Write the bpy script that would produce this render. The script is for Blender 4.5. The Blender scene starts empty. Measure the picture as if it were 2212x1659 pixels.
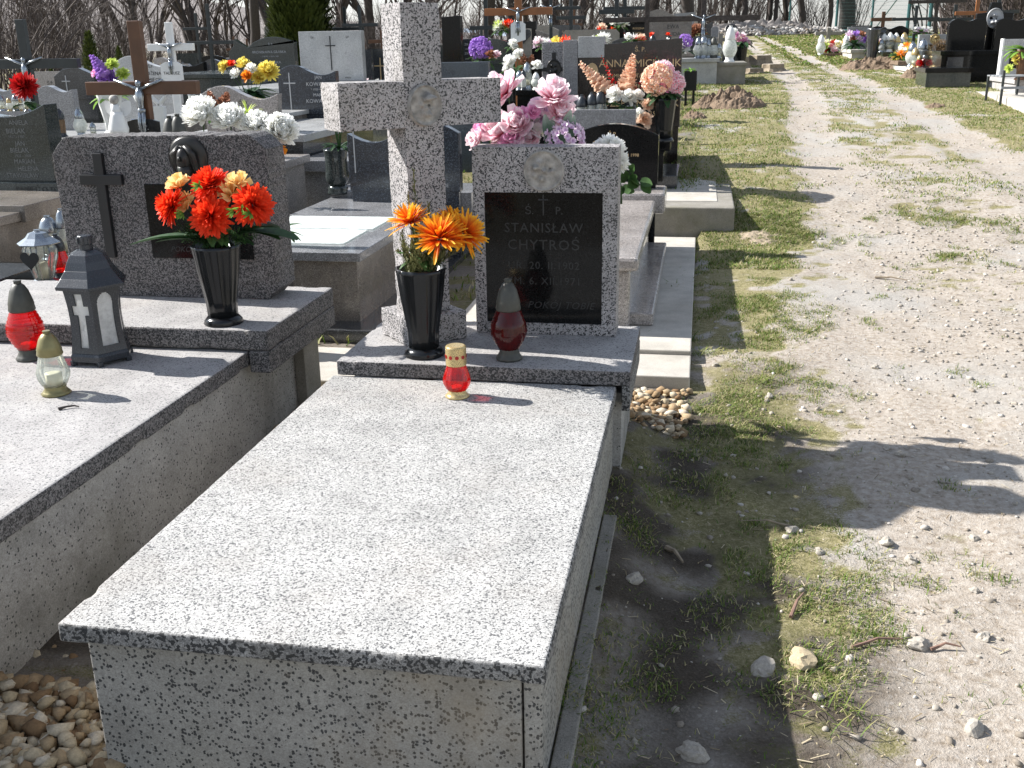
import bpy, bmesh, math, random
import numpy as np
from mathutils import Vector, Matrix, noise as mnoise
R = math.radians
rng = random.Random(7); nr = np.random.RandomState(7)
sc = bpy.context.scene
col = sc.collection

# ---------------------------------------------------------------- camera, light, exposure
F_, CX, CY, H = 2200., 1106., 829.5, 1.6          # measured on the photograph at 2212 x 1659
def basis(vx=1520., roll=.0175, pitch=R(18.4)):
    up = np.array([0, -math.cos(pitch), -math.sin(pitch)])
    cr, sr = math.cos(roll), math.sin(roll)
    up = np.array([[cr, sr, 0], [-sr, cr, 0], [0, 0, 1]]) @ up
    a = vx-CX; b = -(a*up[0]+F_*up[2])/up[1]
    Yd = np.array([a, b, F_]); Yd /= np.linalg.norm(Yd)
    return np.cross(Yd, up), Yd, up
XB, YB, ZB = basis()
cam = bpy.data.cameras.new('camera'); co = bpy.data.objects.new('camera', cam); col.objects.link(co)
cam.sensor_width = 36; cam.lens = 36*F_/2212; cam.clip_start = .05; cam.clip_end = 6000
m = Matrix(((XB[0], -XB[1], -XB[2], 0), (YB[0], -YB[1], -YB[2], 0), (ZB[0], -ZB[1], -ZB[2], H), (0, 0, 0, 1)))
co.matrix_world = m
sc.camera = co
SUN_EL = R(37.5); SUN_DIR = Vector((1, -.14, 0)).normalized()*math.cos(SUN_EL) + Vector((0, 0, -math.sin(SUN_EL)))
sun = bpy.data.lights.new('sun', 'SUN'); so = bpy.data.objects.new('sun', sun); col.objects.link(so)
sun.energy = 5.0; sun.angle = R(.5); sun.color = (1, .97, .93)
so.rotation_euler = (-SUN_DIR).to_track_quat('Z', 'Y').to_euler(); so.location = (-8, 2, 12)
w = bpy.data.worlds.new('World'); sc.world = w; w.use_nodes = True
nt = w.node_tree; nt.nodes.clear()
sky = nt.nodes.new('ShaderNodeTexSky'); sky.sky_type = 'NISHITA'; sky.sun_disc = False
sky.sun_elevation = SUN_EL; sky.sun_rotation = math.atan2(-SUN_DIR.x, -SUN_DIR.y)
sky.air_density = 1.6; sky.dust_density = .35; sky.ozone_density = 2.5
bg = nt.nodes.new('ShaderNodeBackground'); bg.inputs[1].default_value = .078
wo = nt.nodes.new('ShaderNodeOutputWorld'); hs_ = nt.nodes.new('ShaderNodeHueSaturation'); hs_.inputs['Saturation'].default_value = .38; nt.links.new(sky.outputs[0], hs_.inputs['Color'])
tint = nt.nodes.new('ShaderNodeMixRGB'); tint.blend_type = 'MULTIPLY'; tint.inputs[0].default_value = 1; tint.inputs[2].default_value = (.9, .96, 1.08, 1); nt.links.new(hs_.outputs[0], tint.inputs[1]); nt.links.new(tint.outputs[0], bg.inputs[0]); nt.links.new(bg.outputs[0], wo.inputs[0])
sc.view_settings.view_transform = 'Standard'; sc.view_settings.look = 'None'
sc.view_settings.exposure = 1.1; sc.view_settings.gamma = 1

# ---------------------------------------------------------------- measuring helpers
def ray(px, py):
    d = np.array([px-CX, py-CY, F_]); return np.array([d@XB, d@YB, d@ZB])
def PZ(px, py, z):
    r = ray(px, py); t = (z-H)/r[2]; return Vector((t*r[0], t*r[1], z))
def PY(px, py, y):
    r = ray(px, py); t = y/r[1]; return Vector((t*r[0], y, H+t*r[2]))
KY = [-30, 0, 3, 5, 7.8, 8.4, 9, 17, 30, 47, 60, 75, 110, 400, 3000]; KZ = [-.5, 0, .03, .09, .14, .26, .34, .8, 1.32, 1.85, 2.1, 1.9, 0, -10, -40]
def FX(x, y): return 1-(1-np.clip(1+(x+1.5)*.1, .22, 1))*np.clip((y-7)/5, 0, 1)*np.clip((140-y)/40, 0, 1)   # the left side of the slope lies lower
def G(x, y):
    z = float(np.interp(y, KY, KZ)*FX(x, y))
    if -2 < x < 3 and y < 9: z += .035*max(0, min(x, 2))*max(0, 1-abs(y-3.5)/5)
    return z
def PG(px, py):
    r = ray(px, py); r = r/r[1]; y = .8
    while y < 200:
        if H+y*r[2] <= G(y*r[0], y): break
        y *= 1.004
    return Vector((y*r[0], y, G(y*r[0], y)))

ORD = ['1st', '2nd', '3rd']+[f'{i}th' for i in range(4, 21)]+['21st', '22nd', '23rd']+[f'{i}th' for i in range(24, 31)]
# ---------------------------------------------------------------- materials
MATS = {}
class N:
    def __init__(s, name):
        s.m = bpy.data.materials.new(name); s.m.use_nodes = True; s.t = s.m.node_tree
        s.t.nodes.clear(); s.out = s.t.nodes.new('ShaderNodeOutputMaterial')
    def n(s, k, **kw):
        x = s.t.nodes.new('ShaderNode'+k)
        for a, b in kw.items(): setattr(x, a, b)
        return x
    def l(s, a, b): s.t.links.new(a, b)
    def setin(s, sock, v):
        if hasattr(v, 'is_output'): s.l(v, sock)
        else: sock.default_value = v
    def noise(s, vec, scale, detail=3, rough=.55):
        x = s.n('TexNoise'); x.inputs['Scale'].default_value = scale; x.inputs['Detail'].default_value = detail; x.inputs['Roughness'].default_value = rough
        s.l(vec, x.inputs['Vector']); return x.outputs['Fac']
    def ramp(s, fac, stops, const=False):
        x = s.n('ValToRGB'); x.color_ramp.interpolation = 'CONSTANT' if const else 'LINEAR'
        e = x.color_ramp.elements
        while len(e) > 1: e.remove(e[-1])
        e[0].position = stops[0][0]; e[0].color = c4(stops[0][1])
        for p, c in stops[1:]:
            q = e.new(p); q.color = c4(c)
        s.l(fac, x.inputs[0]); return x.outputs[0]
    def mix(s, f, a, b, mode='MIX'):
        x = s.n('Mix', data_type='RGBA', blend_type=mode)
        s.setin(x.inputs[0], f); s.setin(x.inputs[6], c4(a) if not hasattr(a, 'is_output') else a); s.setin(x.inputs[7], c4(b) if not hasattr(b, 'is_output') else b)
        return x.outputs[2]
    def math(s, op, a, b=0., clamp=False):
        x = s.n('Math', operation=op); x.use_clamp = clamp; s.setin(x.inputs[0], a); s.setin(x.inputs[1], b); return x.outputs[0]
    def bsdf(s, col_, rough=.6, spec=.5, metal=0., bump=None, bstr=.3, bdist=.004, coat=0.):
        b = s.n('BsdfPrincipled'); s.setin(b.inputs['Base Color'], c4(col_) if not hasattr(col_, 'is_output') else col_)
        s.setin(b.inputs['Roughness'], rough); b.inputs['Specular IOR Level'].default_value = spec; b.inputs['Metallic'].default_value = metal
        b.inputs['Coat Weight'].default_value = coat
        if bump is not None:
            u = s.n('Bump'); u.inputs['Strength'].default_value = bstr; u.inputs['Distance'].default_value = bdist
            s.l(bump, u.inputs['Height']); s.l(u.outputs[0], b.inputs['Normal'])
        s.l(b.outputs[0], s.out.inputs[0]); return b
def c4(c):
    if isinstance(c, (int, float)): c = (c, c, c)
    return (*c, 1.) if len(c) == 3 else tuple(c)
def sc3(c, k): return tuple(min(1, x*k) for x in c)
def plain(name, c, rough=.5, var=.25, nscale=14., metal=0., spec=.5, bstr=.15, coat=0.):
    if name in MATS: return MATS[name]
    s = N(name); tc = s.n('TexCoord').outputs['Object']
    f = s.noise(tc, nscale, 4); f2 = s.noise(tc, nscale*9, 2)
    cc = s.ramp(f, [(.25, sc3(c, 1-var)), (.75, sc3(c, 1+var))])
    r = s.math('MULTIPLY_ADD', f2, .15); s.t.nodes[-1].inputs[2].default_value = max(0, rough-.075)
    s.bsdf(cc, r, spec, metal, f2, bstr, .001, coat); MATS[name] = s.m; return s.m
def terrazzo(name, light, mid, dark, scale, pd, rough=.75, fine=.5, stain=(.33, .27, .2), stainf=.25, bump=.5, chip_d=1.):
    s = N(name); tc = s.n('TexCoord').outputs['Object']
    wn = s.n('TexNoise'); wn.inputs['Scale'].default_value = scale*1.2; s.l(tc, wn.inputs['Vector'])
    add = s.n('MixRGB'); add.blend_type = 'LINEAR_LIGHT'; add.inputs[0].default_value = .35/scale; s.l(tc, add.inputs[1]); s.l(wn.outputs['Color'], add.inputs[2])
    v = s.n('TexVoronoi'); v.inputs['Scale'].default_value = scale; s.l(add.outputs[0], v.inputs['Vector'])
    sp = s.n('SeparateColor'); s.l(v.outputs['Color'], sp.inputs[0])
    g = s.ramp(sp.outputs[1], [(0, mid), (1, light)])
    v2 = s.n('TexVoronoi'); v2.inputs['Scale'].default_value = scale*2.7; s.l(add.outputs[0], v2.inputs['Vector'])
    sp2 = s.n('SeparateColor'); s.l(v2.outputs['Color'], sp2.inputs[0])
    g2 = s.ramp(sp2.outputs[0], [(0, sc3(mid, .7)), (.35, mid), (1, sc3(light, 1.12))])
    c = s.mix(fine, g, g2)
    dm = s.math('LESS_THAN', sp.outputs[0], pd)
    if chip_d < 1: dm = s.math('MULTIPLY', dm, s.math('LESS_THAN', v.outputs['Distance'], chip_d))
    c = s.mix(dm, c, s.mix(sp2.outputs[1], dark, sc3(dark, 2.2)))
    n1 = s.noise(tc, 2.3, 5, .65); n2 = s.noise(tc, 7., 4)
    st = s.math('MULTIPLY', s.ramp(n1, [(.5, 0), (.72, 1)]), stainf)
    c = s.mix(st, c, stain)
    c = s.mix(1., c, s.ramp(n2, [(.3, .8), (.7, 1.08)]), 'MULTIPLY')
    h = s.math('ADD', sp2.outputs[0], s.math('MULTIPLY', sp.outputs[1], .8))
    s.bsdf(c, rough, .4, 0, h, bump, .0022); MATS[name] = s.m; return s.m
def granite(name, c, speck, scale=260., rough=.18, spec=.5, coat=.3, dirt=.0):
    s = N(name); tc = s.n('TexCoord').outputs['Object']
    v = s.n('TexVoronoi'); v.inputs['Scale'].default_value = scale; s.l(tc, v.inputs['Vector'])
    sp = s.n('SeparateColor'); s.l(v.outputs['Color'], sp.inputs[0])
    a = s.ramp(sp.outputs[0], [(0, sc3(c, .45)), (.4, c), (.75, c), (1, speck)])
    n = s.noise(tc, 3., 5); a = s.mix(1., a, s.ramp(n, [(.3, .8), (.7, 1.15)]), 'MULTIPLY')
    if dirt: a = s.mix(s.math('MULTIPLY', s.ramp(s.noise(tc, 9, 5, .7), [(.45, 0), (.65, 1)]), dirt), a, (.3, .25, .18))
    rr = s.ramp(s.noise(tc, 5., 4), [(.3, rough*.7), (.7, rough*1.6)])
    s.bsdf(a, rr, spec, 0, None, coat=coat); MATS[name] = s.m; return s.m
def tinted(name, tint, rough=.08, haze=.12, milk=None):          # thin coloured glass: tinted light passes straight through it
    s = N(name); tr = s.n('BsdfTransparent'); tr.inputs[0].default_value = c4(tint)
    gl = s.n('BsdfGlossy'); gl.inputs[0].default_value = c4(.9); gl.inputs['Roughness'].default_value = rough
    tc = s.n('TexCoord').outputs['Object']
    fr = s.n('Fresnel'); fr.inputs[0].default_value = 1.5
    mx = s.n('MixShader'); s.l(s.math('ADD', fr.outputs[0], .03, True), mx.inputs[0]); s.l(tr.outputs[0], mx.inputs[1]); s.l(gl.outputs[0], mx.inputs[2])
    df = s.n('BsdfDiffuse'); df.inputs[0].default_value = c4(milk or tint)
    tl = s.n('BsdfTranslucent'); tl.inputs[0].default_value = c4(milk or tint)
    ad = s.n('MixShader'); ad.inputs[0].default_value = .5; s.l(df.outputs[0], ad.inputs[1]); s.l(tl.outputs[0], ad.inputs[2])
    m2 = s.n('MixShader'); s.l(s.math('MULTIPLY', s.ramp(s.noise(tc, 30, 3), [(.3, .7), (.7, 1.2)]), haze), m2.inputs[0]); s.l(mx.outputs[0], m2.inputs[1]); s.l(ad.outputs[0], m2.inputs[2])
    s.l(m2.outputs[0], s.out.inputs[0]); MATS[name] = s.m; return s.m
def petal(name, base, tip, mid=None, trans=.35, tpos=.6):
    if name in MATS: return MATS[name]
    s = N(name); at = s.n('Attribute'); at.attribute_name = 'pt'
    tc = s.n('TexCoord').outputs['Object']
    st = [(0, base), (tpos, mid or tip), (1, tip)]
    c = s.ramp(at.outputs['Fac'], st); c = s.mix(1., c, s.ramp(s.noise(tc, 60, 2), [(.3, .85), (.7, 1.12)]), 'MULTIPLY')
    b = s.bsdf(c, .55, .3); t = s.n('BsdfTranslucent'); s.l(c, t.inputs[0])
    x = s.n('MixShader'); x.inputs[0].default_value = trans; s.l(b.outputs[0], x.inputs[1]); s.l(t.outputs[0], x.inputs[2]); s.l(x.outputs[0], s.out.inputs[0])
    MATS[name] = s.m; return s.m

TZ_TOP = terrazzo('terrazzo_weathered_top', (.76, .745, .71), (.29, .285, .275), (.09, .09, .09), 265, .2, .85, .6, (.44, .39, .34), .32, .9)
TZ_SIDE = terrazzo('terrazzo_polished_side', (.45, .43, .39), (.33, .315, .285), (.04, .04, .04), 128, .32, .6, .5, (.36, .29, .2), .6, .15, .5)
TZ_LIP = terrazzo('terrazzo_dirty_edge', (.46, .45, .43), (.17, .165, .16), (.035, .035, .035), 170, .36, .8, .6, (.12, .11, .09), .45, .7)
TZ_CROSS = terrazzo('terrazzo_black_chips', (.6, .57, .56), (.24, .225, .22), (.03, .03, .03), 215, .27, .7, .55, (.3, .27, .2), .25, .45)
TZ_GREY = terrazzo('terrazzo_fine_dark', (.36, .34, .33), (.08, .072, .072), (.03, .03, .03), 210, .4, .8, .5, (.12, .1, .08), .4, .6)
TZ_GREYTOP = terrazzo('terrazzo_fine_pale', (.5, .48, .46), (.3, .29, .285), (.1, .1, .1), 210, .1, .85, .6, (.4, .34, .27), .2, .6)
TZ_PLAIN = terrazzo('terrazzo_grey_render', (.5, .48, .45), (.34, .325, .3), (.05, .05, .05), 120, .1, .85, .5, (.12, .115, .09), .6, .3, .4)
CONC = terrazzo('concrete_pale', (.55, .52, .46), (.44, .41, .36), (.3, .28, .25), 300, .1, .9, .6, (.3, .26, .2), .35, .35)
CONC_G = terrazzo('concrete_old', (.33, .31, .27), (.24, .22, .19), (.14, .13, .11), 200, .12, .95, .5, (.17, .16, .1), .6, .5)
GR_PINK = granite('granite_rose_grey', (.33, .3, .28), (.55, .5, .46), 210, .2)
GR_GREY = granite('granite_mid_grey', (.22, .22, .225), (.42, .42, .43), 260, .2)
GR_LIGHT = granite('granite_pale_grey', (.42, .42, .41), (.58, .58, .57), 300, .3)
GR_BROWN = granite('granite_brown_grey', (.2, .175, .15), (.33, .3, .27), 240, .22, dirt=.2)
GR_DARK = granite('granite_dark_grey', (.045, .047, .05), (.14, .145, .15), 280, .13)
GR_BLUE = granite('granite_blue_black', (.03, .035, .045), (.1, .12, .15), 200, .15)
GR_GREEN = granite('granite_dark_green', (.03, .038, .036), (.1, .11, .105), 260, .15)
BLACK = granite('granite_black_polished', (.008, .008, .008), (.02, .02, .02), 300, .1, .22, 0.)
BLACKM = plain('black_mat', (.012, .012, .013), .45, .2)
BLACKG = plain('black_gloss_plastic', (.008, .009, .01), .2, .2, spec=.4)
LANT = plain('lantern_anthracite_plastic', (.032, .036, .042), .26, .15, 20)
CAPG = plain('olive_grey_plastic', (.055, .055, .045), .5, .2, 40)
GOLD = plain('gold_plastic', (.55, .42, .2), .28, .15, 30, .55)
GOLDD = plain('dull_gold_plastic', (.23, .2, .09), .35, .2, 30, .45)
SILV = plain('silver_plastic', (.3, .33, .36), .25, .2, 30, .8)
WHITEP = plain('white_paint', (.75, .75, .73), .4, .08)
LETW = plain('lettering_silver', (.42, .42, .42), .5, .1)
LETM = plain('lettering_dull', (.17, .175, .17), .5, .1)
LETD = plain('lettering_engraved_grey', (.02, .02, .02), .5, .1)
LETG = plain('lettering_gold', (.6, .42, .22), .5, .15)
LETB = plain('lettering_black', (.02, .02, .02), .6, .1)
WOODB = plain('brown_varnished_wood', (.1, .043, .018), .45, .3, 9)
WOODO = plain('orange_varnished_wood', (.27, .1, .03), .45, .25, 9)
IRON = plain('dark_painted_iron', (.025, .03, .03), .45, .3)
BRONZE = plain('dark_bronze', (.03, .028, .025), .35, .3, 25, .3)
STONEREL = plain('cast_stone_relief', (.33, .31, .28), .8, .5, 34)
WAX = plain('candle_wax', (.78, .72, .55), .5, .06)
GREENM = plain('green_fence_paint', (.03, .1, .1), .45, .2)
SOILM = plain('dug_soil', (.17, .12, .08), .95, .6, 45, bstr=1.)
BARK = plain('tree_bark', (.055, .045, .04), .9, .45, 25, bstr=.6)
TWIG = plain('twig_bark', (.085, .066, .058), .85, .4, 20)
TWIGL = plain('reddish_twig', (.2, .12, .09), .85, .3, 20)
STUMP = plain('stump_wood', (.26, .21, .15), .9, .35, 25)
LEAFM = petal('leaf_green', (.03, .07, .02), (.06, .13, .035), trans=.25)
LEAFD = petal('leaf_dark_green', (.012, .04, .015), (.03, .075, .025), trans=.2)
LEAFV = petal('leaf_silver_green', (.05, .12, .06), (.5, .6, .5), mid=(.14, .22, .15), trans=.25)
LEAFY = petal('leaf_fresh_green', (.08, .2, .03), (.2, .36, .06), trans=.3)
DRY = petal('dry_sprig_olive', (.12, .12, .045), (.2, .21, .09), trans=.2)
P_RED = petal('petal_red_orange', (.62, .02, .008), (.92, .075, .02), trans=.35)
P_ORY = petal('petal_orange_yellow', (.55, .035, .004), (.95, .55, .03), mid=(.88, .2, .012), trans=.35, tpos=.5)
P_APR = petal('petal_apricot', (.9, .42, .07), (.95, .72, .34), trans=.35)
P_WHITE = petal('petal_white', (.8, .83, .6), (.95, .95, .92), mid=(.95, .94, .9), trans=.6, tpos=.3)
P_PINK = petal('petal_pink', (.85, .1, .2), (.97, .88, .9), mid=(.95, .58, .67), trans=.5, tpos=.35)
P_MAG = petal('petal_magenta', (.8, .12, .42), (.92, .5, .72), trans=.35)
P_LIL = petal('petal_lilac', (.6, .3, .62), (.92, .75, .88), trans=.35)
P_VIO = petal('petal_violet', (.28, .1, .5), (.45, .25, .68), trans=.35)
P_PEACH = petal('petal_peach', (.85, .4, .22), (.9, .68, .52), trans=.35)
P_YEL = petal('petal_yellow', (.8, .5, .04), (.9, .78, .2), trans=.35)
P_GRN = petal('petal_yellow_green', (.35, .5, .04), (.65, .75, .2), trans=.35)
P_CRIM = petal('petal_crimson', (.35, .005, .008), (.6, .02, .02), trans=.25)
P_RUST = petal('petal_rust', (.25, .06, .03), (.42, .2, .12), trans=.25)
G_RED = tinted('red_glass', (.85, .03, .04), .06, .28, (.75, .02, .015))
G_REDD = tinted('deep_red_glass', (.3, .02, .02), .09, .6, (.16, .02, .02))
G_MILK = tinted('milky_window', (.8, .82, .82), .12, .95, (.9, .9, .88))
G_CLEAR = tinted('clear_glass', (.9, .93, .9), .05, .22, (.6, .62, .58))
G_WHITE = tinted('frosted_white_glass', (.6, .62, .6), .15, .8, (.75, .77, .74))
G_SHEET = tinted('glass_sheet', (.8, .88, .85), .12, .85, (.92, .95, .93))  # whitened milk paints in the sky's reflection on the sheets

# ---------------------------------------------------------------- mesh helpers
class MB:
    def __init__(s): s.v = []; s.f = []; s.t = []
    def add(s, vs, fs, ts=None):
        o = len(s.v); s.v += [tuple(p) for p in vs]; s.f += [tuple(i+o for i in f) for f in fs]
        s.t += list(ts) if ts is not None else [0.]*len(vs)
    def box(s, x0, x1, y0, y1, z0, z1):
        s.add([(x0,y0,z0),(x1,y0,z0),(x1,y1,z0),(x0,y1,z0),(x0,y0,z1),(x1,y0,z1),(x1,y1,z1),(x0,y1,z1)],
              [(0,3,2,1),(4,5,6,7),(0,1,5,4),(1,2,6,5),(2,3,7,6),(3,0,4,7)]); return s
    def prism(s, poly, y0, y1):                                   # polygon in x,z (counter-clockwise from the front), from y0 (front) back to y1
        n = len(poly)
        s.add([(x, y0, z) for x, z in poly]+[(x, y1, z) for x, z in poly],
              [tuple(range(n)), tuple(range(2*n-1, n-1, -1))]+[(i, i+n, (i+1) % n+n, (i+1) % n) for i in range(n)]); return s
    def prismz(s, poly, z0, z1):
        n = len(poly)
        s.add([(x, y, z0) for x, y in poly]+[(x, y, z1) for x, y in poly],
              [tuple(range(n-1, -1, -1)), tuple(range(n, 2*n))]+[(i, (i+1) % n, (i+1) % n+n, i+n) for i in range(n)]); return s
    def lathe(s, prof, n=24, c=(0, 0, 0), flute=0, fd=0., twist=0., cap=True, rot=0.):
        o = []
        z0 = prof[0][1]; zz = prof[-1][1]-z0 or 1
        for r, z in prof:
            for i in range(n):
                a = rot+2*math.pi*i/n; k = 1.
                if flute: k = 1+fd*math.cos(flute*(a+twist*(z-z0)/zz))
                o.append((c[0]+r*k*math.cos(a), c[1]+r*k*math.sin(a), c[2]+z))
        fs = []
        for j in range(len(prof)-1):
            for i in range(n):
                k = (i+1) % n; fs.append((j*n+i, j*n+k, (j+1)*n+k, (j+1)*n+i))
        if cap: fs.append(tuple(range(n-1, -1, -1))); fs.append(tuple(range((len(prof)-1)*n, len(prof)*n)))
        s.add(o, fs); return s
    def tube(s, pts, rad, n=6, cap=True, ts=None):
        pts = [Vector(p) for p in pts]; vs = []; tt = []
        for i, p in enumerate(pts):
            d = (pts[min(i+1, len(pts)-1)]-pts[max(i-1, 0)])
            d = d.normalized() if d.length > 1e-9 else Vector((0, 0, 1))
            a = d.cross(Vector((0, 0, 1)) if abs(d.z) < .9 else Vector((1, 0, 0))).normalized(); b = d.cross(a)
            r = rad[i] if hasattr(rad, '__len__') else rad
            for k in range(n):
                q = 2*math.pi*k/n; vs.append(p+a*(r*math.cos(q))+b*(r*math.sin(q))); tt.append(ts[i] if ts else .5)
        fs = [(i*n+k, i*n+(k+1) % n, (i+1)*n+(k+1) % n, (i+1)*n+k) for i in range(len(pts)-1) for k in range(n)]
        if cap: fs += [tuple(range(n-1, -1, -1)), tuple(range((len(pts)-1)*n, len(pts)*n))]
        s.add(vs, fs, tt); return s
    def ball(s, c, r, n=8, sq=(1, 1, 1), jit=0.):
        prof = []
        for j in range(1, n):
            a = math.pi*j/n; prof.append((math.sin(a), -math.cos(a)))
        o = len(s.v); t = MB(); t.lathe(prof, n+2)
        s.add([(c[0]+r*sq[0]*x*(1+jit*rng.uniform(-1, 1)), c[1]+r*sq[1]*y*(1+jit*rng.uniform(-1, 1)), c[2]+r*sq[2]*z*(1+jit*rng.uniform(-1, 1))) for x, y, z in t.v], t.f); return s
    def strip(s, base, d, up, L, w, curl=0., nseg=4, cup=.0, shape=lambda t: math.sin(math.pi*min(1, .12+t*.85))**.7):
        # a petal or leaf: grows from base along d, bends towards up by curl, w = half width
        d = Vector(d).normalized(); sd = d.cross(up)
        if sd.length < 1e-4: sd = d.cross(Vector((1, .2, .1)))
        sd.normalize(); nn = sd.cross(d).normalized(); p = Vector(base); vs = []; ts = []
        for i in range(nseg+1):
            t = i/nseg; ww = w*shape(t)
            vs += [p-sd*ww+nn*(cup*ww), p.copy(), p+sd*ww+nn*(cup*ww)] if cup else [p-sd*ww, p+sd*ww]
            ts += [t]*(3 if cup else 2)
            a = curl/nseg; d2 = (d*math.cos(a)+nn*math.sin(a)); nn = (nn*math.cos(a)-d*math.sin(a)); d = d2
            p = p+d*(L/nseg)
        k = 3 if cup else 2
        fs = []
        for i in range(nseg):
            for j in range(k-1): fs.append((i*k+j, i*k+j+1, (i+1)*k+j+1, (i+1)*k+j))
        s.add(vs, fs, ts); return s
    def build(s, name, mat, parent=None, bevel=0., smooth=False, loc=None, seg=2):
        me = bpy.data.meshes.new(name); me.from_pydata(s.v, [], s.f); me.update()
        if any(s.t):
            a = me.attributes.new('pt', 'FLOAT', 'POINT'); a.data.foreach_set('value', s.t)
        if smooth: me.polygons.foreach_set('use_smooth', [True]*len(me.polygons))
        me.materials.append(mat); o = bpy.data.objects.new(name, me); col.objects.link(o)
        if parent: o.parent = parent
        if loc is not None: o.location = loc
        if bevel:
            b = o.modifiers.new('bevel', 'BEVEL'); b.width = bevel; b.segments = seg; b.limit_method = 'ANGLE'; b.angle_limit = R(40)
        return o
def tag(o, label=None, cat=None, group=None, kind=None):
    if label: o['label'] = label
    if cat: o['category'] = cat
    if group: o['group'] = group
    if kind: o['kind'] = kind
    return o
def thing(name, label, cat, loc=(0, 0, 0), rz=0., group=None, scale=1.):
    o = bpy.data.objects.new(name, None); col.objects.link(o); o.empty_display_size = .05
    o.location = loc; o.rotation_euler = (0, 0, rz); o.scale = (scale,)*3
    return tag(o, label, cat, group)
def kids(o): return [c for c in bpy.data.objects if c.parent == o]
KIDS = {}
def dup(o, loc, rz=0., label=None, scale=1., group=None):
    if o.name not in KIDS: KIDS[o.name] = [(c, kids(c)) for c in kids(o)]
    r = o.copy(); col.objects.link(r); r.location = loc; r.rotation_euler = (0, 0, rz); r.scale = (scale,)*3
    if label: r['label'] = label
    if group: r['group'] = group
    for c, gs in KIDS[o.name]:
        d = c.copy(); col.objects.link(d); d.parent = r
        for g in gs:
            e = g.copy(); col.objects.link(e); e.parent = d
    return r
def lettering(lines, parent, mat, y=-.002, name='inscription', depth=.0015):
    """lines: (text, size, x centre, z baseline, align, shear)"""
    V = []; Fc = []
    for ln in lines:
        t, size, x, z = ln[:4]; al = ln[4] if len(ln) > 4 else 'CENTER'; sh = ln[5] if len(ln) > 5 else 0.
        c = bpy.data.curves.new('t', 'FONT'); c.body = t; c.size = size; c.align_x = al; c.extrude = depth/2; c.resolution_u = 2; c.shear = sh
        if len(ln) > 6: c.space_character = ln[6]
        o = bpy.data.objects.new('t', c); col.objects.link(o); bpy.context.view_layer.update()
        me = o.evaluated_get(bpy.context.evaluated_depsgraph_get()).to_mesh()
        k = len(V)
        V += [(v.co.x+x, y-v.co.z, v.co.y+z) for v in me.vertices]; Fc += [tuple(i+k for i in p.vertices) for p in me.polygons]
        bpy.data.objects.remove(o); bpy.data.curves.remove(c)
    m_ = MB(); m_.add(V, Fc); return m_.build(name, mat, parent)

# ---------------------------------------------------------------- the ground
def tracks(x, y):
    """how bare the ground is (0 grass .. 1 bare), vectorised"""
    xl = np.interp(y, [2, 5, 9, 13, 17, 24, 30, 60], [1.2, 1.25, 1.3, 1.32, 1.62, 1.58, 1.5, 1.1])
    xr = np.interp(y, [2, 5, 9.5, 13.3, 16, 19.6, 24, 29, 60], [2.9, 2.9, 2.96, 2.88, 2.82, 2.74, 2.58, 2.42, 2.0])
    wl = np.interp(y, [3, 8, 12, 20, 45], [.75, .45, .3, .22, .17])
    bare = np.exp(-((x-xl)/wl)**4)+np.exp(-((x-xr)/wl)**4)
    mid = np.clip((x-xl+.2)/.3, 0, 1)*np.clip((xr+.2-x)/.3, 0, 1)*np.interp(y, [5, 8, 13, 20, 50], [1, .72, .45, .25, .15])
    near = np.clip((x-np.interp(y, [0, 2, 4.6, 7], [.45, .5, .8, 1.2]))/.35, 0, 1)*np.interp(y, [5, 8, 9], [1, .6, 0])
    left = np.where(x < .1, np.interp(y, [0, 7, 9], [.35, .3, .1]), 0)
    return np.clip(np.maximum.reduce([bare, mid, near, left]), 0, 1)
def vnoise(x, y, s, seed=0):
    out = np.empty(len(x))
    for i in range(len(x)): out[i] = mnoise.noise(Vector((x[i]*s+seed*13.7, y[i]*s, seed*3.1)))
    return out
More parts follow.
